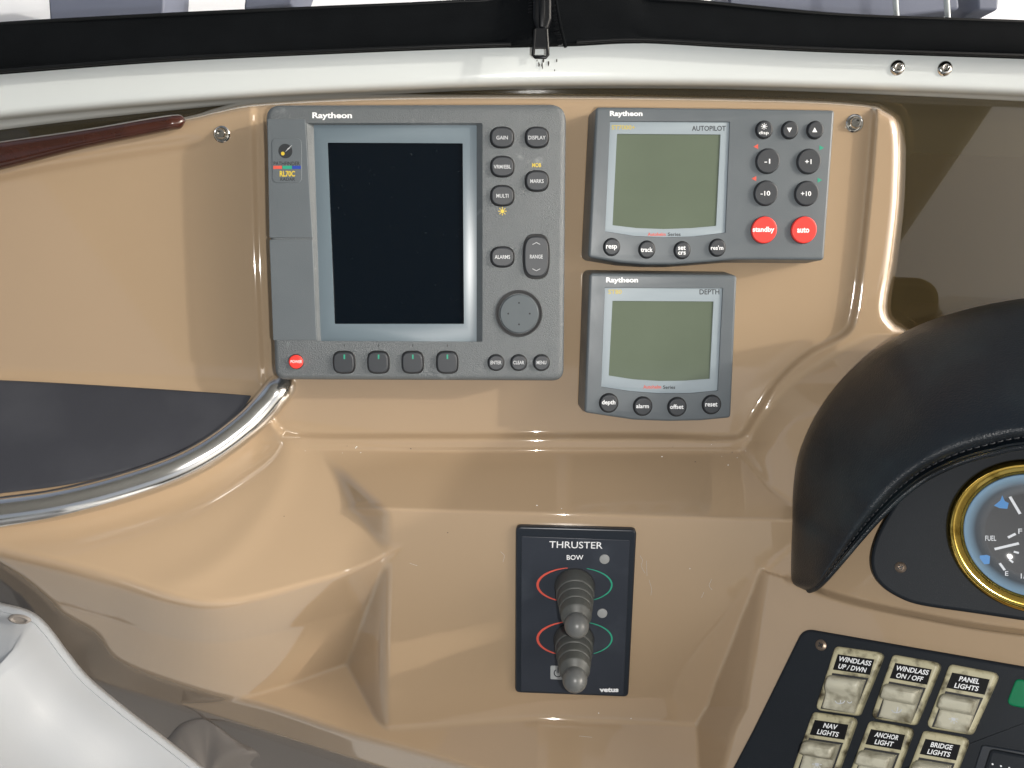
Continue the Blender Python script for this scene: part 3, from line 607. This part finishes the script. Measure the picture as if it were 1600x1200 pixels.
def mark(a, b, w_, mat, nm, h=GD + .1):
    p0, p1 = GA.loc(*a, h), GA.loc(*b, h); d = p1 - p0; e = np.array([-d[1], d[0], 0]); e = e / np.linalg.norm(e) * w_
    mk(nm, [p0 - e, p1 - e, p1 + e, p0 + e], [(0, 1, 2, 3)], mat, dl, smooth=0)
for a, b, w_ in (((1575, 840), (1587, 834), .7), ((1584, 862), (1592, 864), .6), ((1577, 874), (1583, 879), .6), ((1562, 880), (1570, 891), .7)): mark(a, b, w_, 'print_white', 'scale_mark')
mark((1554, 858), (1592, 849), .75, 'print_white', 'needle', GD + 1.2); mark((1578, 776), (1594, 803), .8, 'print_white', 'needle', GD + 1.2)
for cu, cv, pts in ((1566, 787, [(-13, 3), (-3, -5), (0, -13), (4, -4), (10, -1), (8, 8), (-4, 7)]), (1538, 875, [(-8, 7), (-7, -7), (4, -8), (9, -6), (8, 6)])):
    flat('blue_symbol', [(cu + a, cv + b) for a, b in pts], GD + .06, 'print_sky', dl, GA)
flat('logo', [(1572, 746), (1588, 744), (1590, 751), (1574, 752)], GD + .06, 'print_white', dl, GA)

# ------------------------------------------------------------------ leather visor
O_ = crom([(1255, 921), (1238, 910), (1236, 880), (1238, 820), (1240, 760), (1250, 705), (1280, 640), (1330, 578), (1400, 526), (1480, 492), (1600, 466), (1780, 452), (2000, 462), (2250, 520), (2450, 640), (2560, 780), (2590, 900), (2580, 930)], 6)
I_ = crom([(1262, 923), (1276, 917), (1292, 902), (1318, 872), (1345, 840), (1376, 806), (1412, 772), (1450, 745), (1500, 722), (1550, 708), (1610, 697), (1780, 688), (2000, 705), (2200, 760), (2350, 830), (2450, 890), (2520, 930), (2560, 938)], 6)
nT = len(O_); tt = np.linspace(0, 1, nT)
zo = np.array([float(zd(u, v)) for u, v in O_]) - 4; zpl = np.array([float(PLAT.z(u, v)) for u, v in O_]) - 14
zo = np.where(O_[:, 0] > 1380, zpl, zo); _k = (O_[:, 0] > 1320) & (O_[:, 0] <= 1380); _w = (O_[:, 0] - 1320) / 60; zo = np.where(_k, zo * (1 - _w) + zpl * _w, zo)
zi = np.array([float(PLAT.z(u, v)) for u, v in I_]) + np.interp(I_[:, 0], [1262, 1290, 1376, 1470, 1780, 2300, 2500, 2560], [6, 28, 46, 54, 63, 60, 46, 30])
prof = [(0, -.10), (0.0, .08), (.02, .17), (.06, .26), (.12, .34), (.22, .455), (.34, .575), (.46, .69), (.58, .795), (.70, .89), (.76, .93), (.80, .955), (.835, .978), (.865, .994), (.89, 1.0), (.91, .994), (.926, .972), (.938, .935), (.948, .915), (.956, .93), (.968, .945), (.978, .93), (.984, .90), (.989, .905), (.995, .89), (1.0, .85), (1.0, .72), (.99, .55), (.96, .4)]
rows = []
for (s, hz) in prof:
    uu = O_[:, 0] * (1 - s) + I_[:, 0] * s; vv = O_[:, 1] * (1 - s) + I_[:, 1] * s; zz = zo + (zi - zo) * hz
    rows.append(P(uu, vv, zz))
VF = Frame(1240, 905, float(zd(1240, 905)))
vis = thing('leather_visor', 'padded black leather visor arching over the gauge panel', 'visor', VF)
Vv = [VF.loc_of(p) for r in rows for p in r]; Fv = [(a * nT + i, a * nT + i + 1, (a + 1) * nT + i + 1, (a + 1) * nT + i) for a in range(len(prof) - 1) for i in range(nT - 1)]
Fv += [tuple(a * nT for a in range(len(prof)))]
mk('padded_cover', Vv, [f[::-1] for f in Fv], 'leather', vis, smooth=70)
def on_visor(i, s, hz, dz=0): u = O_[i, 0] * (1 - s) + I_[i, 0] * s; v = O_[i, 1] * (1 - s) + I_[i, 1] * s; return P(u, v, zo[i] + (zi[i] - zo[i]) * hz + dz)
line = np.array([VF.loc_of(on_visor(i, .935, .955, .3)) for i in range(4, nT)])
seg = np.linalg.norm(np.diff(line, axis=0), axis=1); cum = np.concatenate([[0], np.cumsum(seg)]); at = lambda d: np.array([np.interp(d, cum, line[:, k]) for k in range(3)])
st = []
d = 0
while d < cum[-1] - 4:
    st.append(tube_vf([at(d), at(d + 1.3) + np.array([0, 0, .5]), at(d + 2.6)], .42, 5)); d += 4.2
mk('stitching', *join_vf(st), 'thread', vis)
mk('edge_piping', *tube_vf([VF.loc_of(on_visor(i, 1.0, .84)) for i in range(1, nT)], 2.2, 10), 'leather', vis, smooth=60)

# ------------------------------------------------------------------ shelf pad and grab rail
pad_px = [tuple(p) for p in crom([(-150, 590), (0, 594), (120, 600), (250, 608), (340, 614), (392, 618)], 4)] + [tuple(p) for p in crom([(392, 620), (380, 637), (346, 667), (300, 696), (240, 722), (165, 745), (90, 760), (0, 771), (-150, 790)], 4)]
SF = Frame(120, 690, float(zd(120, 690)))
nb = len(crom([(0, 0)] * 6, 4)); top_b = pad_px[:21]; bot_b = pad_px[21:]
A = np.array([top_b[int(round(k))] for k in np.linspace(0, 20, 21)]); Bc = crom([(-150, 790), (0, 771), (90, 760), (165, 745), (240, 722), (300, 696), (346, 667), (380, 637), (392, 620)], 6)
Bb = np.array([[np.interp(k, np.linspace(0, 1, len(Bc)), Bc[:, j]) for j in range(2)] for k in np.linspace(0, 1, 41)]); Ab = np.array([[np.interp(k, np.linspace(0, 1, len(A)), A[:, j]) for j in range(2)] for k in np.linspace(0, 1, 41)])
R = []
for s, dz in [(0, -1), (0, 2.4), (.012, 3.2)] + [(x, 3.3) for x in np.linspace(.05, .95, 14)] + [(.988, 3.2), (1, 2.4), (1, -1)]:
    uu = Ab[:, 0] * (1 - s) + Bb[:, 0] * s; vv = Ab[:, 1] * (1 - s) + Bb[:, 1] * s; R.append(SF.loc_of(P(uu, vv, zd(uu, vv) + dz)))
V, Fc = rings_mesh([list(r) for r in R], cap=False, closed=False)
pd_ = mk('shelf_pad', V, [f[::-1] for f in Fc], 'pad', None, SF, smooth=60); tag(pd_, 'dark grey foam pad on the shelf inside the steel rail', 'pad')
rl = crom(rail_px, 6); rr = []
rz = np.interp(np.linspace(0, 1, len(rl)), [0, .6, .8, .92, 1], [10, 10, 9, 7, 5])
_z = np.array([float(zd(u, v)) + rz[i] for i, (u, v) in enumerate(rl)]); _zp = np.pad(_z, 6, mode='edge'); _z = np.convolve(_zp, np.ones(13) / 13, 'valid'); _z[-5:] -= np.array([1, 3, 6, 10, 15])
path = [SF.loc_of(P(u, v, _z[i])) for i, (u, v) in enumerate(rl)]
rail = thing('grab_rail', 'curved polished stainless steel rail round the shelf edge', 'rail', SF)
rs_ = [11.6] * len(path)
mk('tube', *tube_vf(path, rs_, 32), 'steel', rail, smooth=60)

# ------------------------------------------------------------------ wooden trim
TF = Frame(140, 215, float(zd(140, 225)))
top_c = crom([(-150, 243), (0, 221), (130, 202), (230, 185), (268, 179.5), (283, 180), (290, 188)], 6); bot_c = crom([(-150, 298), (0, 266), (130, 233), (230, 212), (268, 204), (283, 200.5), (290, 190)], 6)
R = []
for a, hz in [(0, -4), (0, 2.5), (.05, 5), (.14, 7.5), (.3, 9.3), (.5, 9.8), (.7, 9.3), (.86, 7.5), (.95, 5), (1, 2.5), (1, -4)]:
    uu = top_c[:, 0] * (1 - a) + bot_c[:, 0] * a; vv = top_c[:, 1] * (1 - a) + bot_c[:, 1] * a; zz = np.full(len(uu), 6.0)
    k = np.clip((292 - uu) / 26, 0, 1) ** .5; R.append(list(TF.loc_of(P(uu, vv, zz + hz * k))))
V, Fc = rings_mesh(R, cap=False, closed=False)
wt = mk('wooden_trim', V, [f[::-1] for f in Fc], 'wood', None, TF, smooth=60); tag(wt, 'varnished burgundy wooden trim along the upper left dash edge', 'trim')

# ------------------------------------------------------------------ snap studs on the dash
def stud(u, v, rpx):
    fr = Frame(u, v, float(zd(u, v))); r = fr.px(u, v, rpx); Mi = dash.matrix_world.inverted() @ fr.M
    V, Fc = lathe_vf((0, 0, 0), (0, 0, 1), [(-.5, r), (.8, r), (1.6, r * .88), (1.3, r * .72), (1.0, r * .66), (3.6, r * .62), (4.6, r * .52), (4.7, r * .34), (2.4, r * .28), (2.3, 0)], 32)
    o = mk('snap_stud', V, Fc, 'chrome', dash, smooth=40); o.matrix_local = Mi; return o
stud(347, 210, 13); stud(1335, 193, 14)
# a few flecks of grit and nicks lying on the gelcoat
grit = []
rs0 = random.Random(3)
spots = [(240 + 250 * 0, 0)] * 0
for _ in range(24):
    u_, v_ = rs0.choice([(rs0.uniform(470, 760), rs0.gauss(703, 5)), (rs0.uniform(1040, 1200), rs0.gauss(715, 12)), (rs0.uniform(250, 560), rs0.uniform(800, 900)), (rs0.uniform(620, 1150), rs0.uniform(700, 1150))])
    r = rs0.uniform(.2, .5); c = P(u_, v_, float(zd(u_, v_)) + .15)
    grit.append(([c + np.array([r * math.cos(a) * rs0.uniform(.6, 1.5), r * math.sin(a), rs0.uniform(0, .3)]) for a in np.linspace(0, 5.2, 6)], [(0, 1, 2, 3, 4, 5)]))
for nm, mm, sel in (('dark_grit', 'stain', grit[::3]), ('pale_grit', 'print_white', grit[1::3] + grit[2::3])):
    g = mk(nm, *join_vf(sel), mm, dash, smooth=0); g.matrix_local = Matrix.Identity(4); g['kind'] = 'stuff'

sc_ = []
for pts in ([(1000, 868), (1004, 876), (1002, 884), (1008, 896)], [(1014, 906), (1018, 920), (1017, 930)], [(1112, 905), (1108, 915), (1113, 922)], [(1100, 925), (1096, 934)], [(782, 862), (788, 868), (786, 878)], [(1010, 876), (1011, 900)], [(640, 880), (652, 884)], [(905, 1150), (925, 1152)]):
    sc_.append(tube_vf([P(u_, v_, float(zd(u_, v_)) + .02) for u_, v_ in crom(pts, 3)], .09, 5))
g = mk('scratches', *join_vf(sc_), 'print_grey', dash, smooth=0); g.matrix_local = Matrix.Identity(4); g['kind'] = 'stuff'
# ------------------------------------------------------------------ white coaming above the dash
bot = crom([(-150, 206), (0, 189), (170, 172), (400, 154), (600, 144), (840, 136), (1100, 136), (1350, 142), (1600, 152), (1760, 160)], 6)
topc = crom([(-150, 108), (0, 96), (250, 82), (500, 70), (700, 62), (840, 57), (1000, 55), (1150, 60), (1300, 66), (1600, 77), (1760, 84)], 6)
kk = np.linspace(0, 1, 80); BT = np.array([[np.interp(k, np.linspace(0, 1, len(bot)), bot[:, j]) for j in range(2)] for k in kk]); TP = np.array([[np.interp(k, np.linspace(0, 1, len(topc)), topc[:, j]) for j in range(2)] for k in kk])
CF = Frame(800, 100, -20)
R = []
for s, zz in [(-.121, -75), (-.12, -50.5), (-.06, -46), (0, -42.5), (.02, -35), (.05, -29), (.09, -25.5), (.14, -23.2), (.2, -22.2), (.28, -21.6), (.38, -21.1), (.55, -20.5), (.75, -20), (1.0, -19.5), (1.25, -19.5)]:
    uu = BT[:, 0] * (1 - s) + TP[:, 0] * s; vv = BT[:, 1] * (1 - s) + TP[:, 1] * s
    if s < 0: uu, vv = BT[:, 0], BT[:, 1] + np.interp(BT[:, 0], [-150, 0, 400, 700, 1100, 1700], [16, 14, 6, 3, 3, 7]) * (s / -.12)
    R.append(list(CF.loc_of(P(uu, vv + (6 if s == 0 else 0) * 0, np.full(len(uu), zz)))))
# the under-edge turns back horizontally behind the lip
V, Fc = rings_mesh(R, cap=False, closed=False)
cm = thing('coaming', 'white glossy fibreglass coaming running across above the dash', 'coaming', CF)
mk('moulding', V, Fc, 'white', cm, smooth=60)
for u_, v_ in ((1402, 105.5), (1476, 107)):
    c = CF.loc_of(P(u_, v_, -21.0)); mk('screw', *lathe_vf(c, (0, 0, 1), [(-1, 6.2), (.6, 6.0), (2.0, 4.9), (2.7, 3.0), (2.5, 2.0), (1.4, 1.6), (1.3, 0)], 24), 'chrome', cm, smooth=60)
rs1 = random.Random(5); gs = []
for _ in range(9):
    u_, v_ = rs1.gauss(855, 11), 92 + abs(rs1.gauss(0, 8)); r = rs1.uniform(.6, 1.9); c = CF.loc_of(P(u_, v_, -20.2))
    gs.append(([c + np.array([r * .5 * math.cos(a) * rs1.uniform(.5, 1), r * math.sin(a) * rs1.uniform(.7, 1.6), .1]) for a in np.linspace(0, 5.4, 7)], [tuple(range(7))]))
mk('grease_marks', *join_vf(gs), 'stain', cm, smooth=0)['kind'] = 'stuff'

# ------------------------------------------------------------------ canvas and zip above the coaming
cb = crom([(-150, 128), (0, 116), (250, 97), (500, 85), (700, 77), (830, 73), (900, 71), (1000, 67), (1150, 75), (1300, 82), (1600, 92), (1760, 98)], 6)
ct = crom([(-150, 50), (0, 37), (250, 23), (500, 12), (700, 3), (780, -6), (800, -60), (900, -70), (985, -50), (1000, -8), (1100, 3), (1250, 18), (1350, 25), (1600, 34), (1760, 42)], 6)
kk = np.linspace(0, 1, 110)
xs = np.linspace(-150, 1760, 150); CB = np.interp(xs, cb[:, 0], cb[:, 1]); CT = np.interp(xs, ct[:, 0], ct[:, 1])
NF = Frame(845, 60, -10)
R = []
for s, zz in [(-.02, -30), (0, -14), (.03, -9), (.08, -8), (.14, -11), (.2, -10), (.4, -9), (.6, -10), (.8, -12), (.93, -13), (.98, -12), (1.0, -16), (1.02, -30)]:
    vv = CB * (1 - s) + CT * s; R.append(list(NF.loc_of(P(xs, vv, zz + 1.6 * np.sin(xs / 130 + s * 3)))))
V, Fc = rings_mesh(R, cap=False, closed=False)
cv_ = thing('canvas_cover', 'black canvas strip of the windscreen cover with a central zip', 'canvas', NF)
mk('canvas_strip', V, Fc, 'canvas', cv_, smooth=60)
for nm, arr, dv, zz, r in (('hem_piping', CB, -5, -6.5, 1.4), ('window_piping', CT, 0.5, -13, 1.5)):
    ok = [i for i in range(len(xs)) if nm == 'hem_piping' or xs[i] < 775 or xs[i] > 1005]
    for grp in ([[i for i in ok if xs[i] < 800], [i for i in ok if xs[i] > 900]]):
        mk(nm, *tube_vf([NF.loc_of(P(xs[i], arr[i] + dv, zz)) for i in grp], r, 8), 'piping', cv_, smooth=60)
zq = mk('zip_slider', *plate_vf(rounded(NF.xy([(834, -30), (862, -30), (862, 30), (856, 48), (838, 48), (832, 30)], 10), 3, 4), 0, 12, 2.5, 3), 'blackmetal', cv_)
mk('slider_bridge', *tube_vf([NF.loc(u_, v_, h) for u_, v_, h in ((847, -8, 11), (847, 0, 16), (847, 20, 17), (847, 40, 15), (847, 46, 11))], 2.4, 10), 'blackmetal', zq)
V, Fc = tube_vf([NF.loc(u_, v_, 15) for u_, v_ in ((836, 46), (834.5, 70), (833, 86), (836, 89.5), (853, 89.5), (856, 86), (855.5, 70), (854, 46))], 1.3, 10)
V2 = plate_vf(rounded(NF.xy([(835, 44), (854, 44), (856, 76), (833.5, 76)], 15), 1, 3), 13.8, 16, .6, 2); mk('pull_tab', *join_vf([(V, Fc), V2]), 'blackmetal', zq)
for s in (0, 1):
    for k in range(9):
        u_, v_ = (864 + k * 1.5, 10 + k * 7.5) if s else (831 - k * .3, -20 + k * 5)
        c = NF.loc(u_, v_, 2); plate('zip_tooth', rounded([(c[0] - 1.8, c[1] - .7), (c[0] + 1.8, c[1] + .1), (c[0] + 1.8, c[1] + 1.0), (c[0] - 1.8, c[1] + .4)], .2, 2), 0, 3.2, 'blackmetal', cv_, bev=.3, seg=1)
flap = crom([(866, -20), (872, 20), (878, 50), (884, 74)], 5); mk('zip_tape_edge', *tube_vf([NF.loc_of(P(u_, v_, -5)) for u_, v_ in flap], 1.2, 8), 'canvas', cv_)
WV = [NF.loc_of(P(u_, v_, -24)) for u_, v_ in ((-200, -160), (1800, -160), (1800, 60), (-200, 60))]
mk('clear_window', WV, [(0, 3, 2, 1)], 'clear', cv_, smooth=0)

# ------------------------------------------------------------------ tinted windscreen and what stands behind it
SFm = Frame(1500, 320, -50)
wsn = mk('windscreen', [SFm.loc_of(P(u_, v_, zz)) for u_, v_, zz in ((-260, 120, -52), (1900, 120, -52), (1900, 620, -52), (-260, 620, -52), (-260, 120, -57), (1900, 120, -57), (1900, 620, -57), (-260, 620, -57))],
         [(0, 3, 2, 1), (4, 5, 6, 7), (0, 1, 5, 4), (1, 2, 6, 5), (2, 3, 7, 6), (3, 0, 4, 7)], 'bronze', None, SFm, smooth=0)
tag(wsn, 'bronze tinted windscreen panel behind the dash at the right', 'windscreen')
def sheet(name, pts, mat): return structure(mk(name, [P(u_, v_, zz) for u_, v_, zz in pts], [tuple(range(len(pts)))[::-1]], mat, None, None, smooth=0))
sheet('foredeck', [(1100, 225, -330), (1360, 237, -249), (1600, 246, -174), (1900, 258, -80), (1900, 700, -80), (1100, 700, -330)], 'deckcream')
sheet('dark_backing', [(-300, 60, -260), (1950, 60, -260), (1950, 700, -240), (-300, 700, -240)], 'backdark')  # plain dark backing sheet behind the tinted pane
sheet('side_deck', [(-300, -200, -420), (1950, -200, -1700), (1950, 160, -1500), (-300, 160, -340)], 'deckwhite')
def deck_block(pts, zt, thick, mat, label, cat, name):
    fr = Frame(pts[0][0], pts[0][1], zt - thick); o = plate(name, rounded(fr.xy(pts, thick), 4, 4), -40, thick, mat, None, fr, bev=3); return tag(o, label, cat)
deck_block([(70, -80), (262, -80), (255, 34), (78, 44)], -330, 25, 'deckblue', 'blurred blue grey deck panel beyond the canvas, upper left', 'deck panel', 'deck_hatch')
deck_block([(390, -60), (480, -60), (455, 8), (380, 16)], -335, 22, 'deckblue', 'small grey deck panel beyond the canvas, left of the zip', 'deck panel', 'deck_hatch')
deck_block([(1120, -80), (1490, -80), (1500, 14), (1380, 30), (1140, 8)], -335, 22, 'deckblue', 'long blue grey deck panel beyond the canvas, right of the zip', 'deck panel', 'deck_hatch')
deck_block([(1525, -60), (1565, -60), (1560, 16), (1528, 16)], -330, 25, 'deckblue', 'small blue grey deck block beyond the canvas, far upper right', 'deck panel', 'deck_hatch')
RF = Frame(1400, 10, -300)
for u_, lb in ((1398, 'left of two white rails crossing the deck panel at upper right'), (1478, 'right of two white rails crossing the deck panel at upper right')):
    o = mk('deck_rail', *tube_vf([RF.loc_of(P(u_ - 3, -120, -300)), RF.loc_of(P(u_, -20, -300)), RF.loc_of(P(u_ + 5, 60, -300))], 3.0, 12), 'white', None, RF, smooth=60); tag(o, lb, 'rail', 'white deck rails')

cn = bpy.data.meshes.new('added_canopy'); cn.from_pydata([(-1.2, -1.9, 2.2), (1.15, -1.9, 2.2), (1.15, .35, 2.12), (-1.2, .35, 2.12), (-1.2, -1.9, 2.21), (1.15, -1.9, 2.21), (1.15, .35, 2.13), (-1.2, .35, 2.13)], [], [(3, 2, 1, 0), (4, 5, 6, 7)]); cn.materials.append(M['added_lining'])  # unseen canopy, added to block overhead skylight and give pale reflections
_n = M['added_lining'].node_tree.nodes; _L = M['added_lining'].node_tree.links; _t = _n.new('ShaderNodeBsdfTranslucent'); _t.inputs[0].default_value = (0.6, 0.6, 0.58, 1); _m = _n.new('ShaderNodeMixShader'); _m.inputs[0].default_value = 0.3
_L.new(_n['Principled BSDF'].outputs[0], _m.inputs[1]); _L.new(_t.outputs[0], _m.inputs[2]); _L.new(_m.outputs[0], _n['Material Output'].inputs[0])
structure(bpy.data.objects.new('added_canopy', cn)); col.objects.link(bpy.data.objects['added_canopy'])
fl = bpy.data.meshes.new('added_cockpit_floor'); fl.from_pydata([(-3, -4, .25), (3, -4, .25), (3, .6, .25), (-3, .6, .25)], [], [(0, 1, 2, 3)]); fl.materials.append(M['floor'])  # out-of-view floor, added for bounce light and reflections
structure(bpy.data.objects.new('added_cockpit_floor', fl)); col.objects.link(bpy.data.objects['added_cockpit_floor'])
# ------------------------------------------------------------------ bulkhead under the dash, mound and white vinyl cover
sheet('bulkhead', [(-300, 840, -90), (0, 850, -90), (1500, 1130, -90), (1500, 1500, -70), (-300, 1500, -70)], 'bulk')
def heap():  # shallow wavy grey mound lying on the bulkhead
    ol = crom([(240, 1178), (262, 1152), (283, 1131), (312, 1122), (330, 1127), (372, 1157), (398, 1170), (409, 1184), (416, 1230), (420, 1290), (230, 1290)], 6)
    fr = Frame(330, 1170, -82); c = np.array([322, 1215.0]); R = []
    for f, hz in ((1.0, -4), (.995, 1.5), (.97, 4), (.9, 7), (.78, 10), (.62, 13), (.45, 15), (.25, 16), (.05, 16)):
        row = []
        for k, p in enumerate(ol):
            q = c + (p - c) * f; ph = math.atan2(q[1] - c[1], q[0] - c[0]); zz = hz + (f > .2) * (f < .97) * (3.2 * math.sin(q[1] / 7.5 + q[0] / 26) * (q[1] > 1158) + 2.4 * math.sin(5 * ph))
            row.append(fr.loc_of(P(q[0], q[1], -82 + zz * .55)))
        R.append(row)
    V, Fc = rings_mesh(R); o = mk('grey_mound', V, [f[::-1] for f in Fc], 'mound', None, fr, smooth=50); tag(o, 'shallow grey mound low down beside the white cover', 'mound')
heap()
ce = crom([(-160, 905), (-60, 925), (0, 941), (36, 950), (60, 962), (82, 985), (105, 1016), (140, 1058), (200, 1108), (262, 1155), (322, 1202), (400, 1262), (470, 1320)], 7)
VFm = Frame(60, 1100, 150)
tang = np.gradient(ce, axis=0); tang /= np.linalg.norm(tang, axis=1)[:, None]; nrm = np.stack([-tang[:, 1], tang[:, 0]], -1)
R = []; rn = np.random.RandomState(2)
def folds(u, v): return 4.2 * np.sin(u / 67 - v / 53 + 1) + 1.0 * np.sin(u / 35 + v / 70) + 3.0 * np.sin((u + v) / 90 + 2)
for dpx in (-2, 0, 1, 2.5, 5, 9, 13, 14.5, 16, 19, 24, 32, 45, 65, 90, 120, 155, 195, 240, 290, 345, 400):
    uu, vv = ce[:, 0] + nrm[:, 0] * max(dpx, 0), ce[:, 1] + nrm[:, 1] * max(dpx, 0)
    base = 110 + .40 * np.maximum(dpx, 0) + .05 * np.linspace(0, 300, len(ce))
    zz = base + {-2: -26, 0: -10, 1: -3.5, 2.5: -1.2}.get(dpx, 0) + (.8 if 4 < dpx < 14 else 0) + min(1, max(dpx - 12, 0) / 60) * folds(uu, vv)
    R.append(list(VFm.loc_of(P(uu, vv, zz))))
V, Fc = rings_mesh(R, cap=False, closed=False)
wc = thing('vinyl_cover', 'white vinyl seat cover with folded hem at lower left', 'cover', VFm)
mk('sheet', V, Fc, 'vinyl', wc, smooth=60)
c = VFm.loc_of(P(30, 968, 132)); V, Fc = lathe_vf(c, (0.1, 0, 1), [(-1, 7.2), (.6, 6.6), (.9, 5.2), (.2, 4.4), (-.6, 4.0)], 24)
V = [np.array([c[0] + (p[0] - c[0]) * 1.0, c[1] + (p[1] - c[1]) * .45 - (p[0] - c[0]) * .16, p[2]]) for p in V]
mk('eyelet', V, Fc, 'mound', wc, smooth=60)
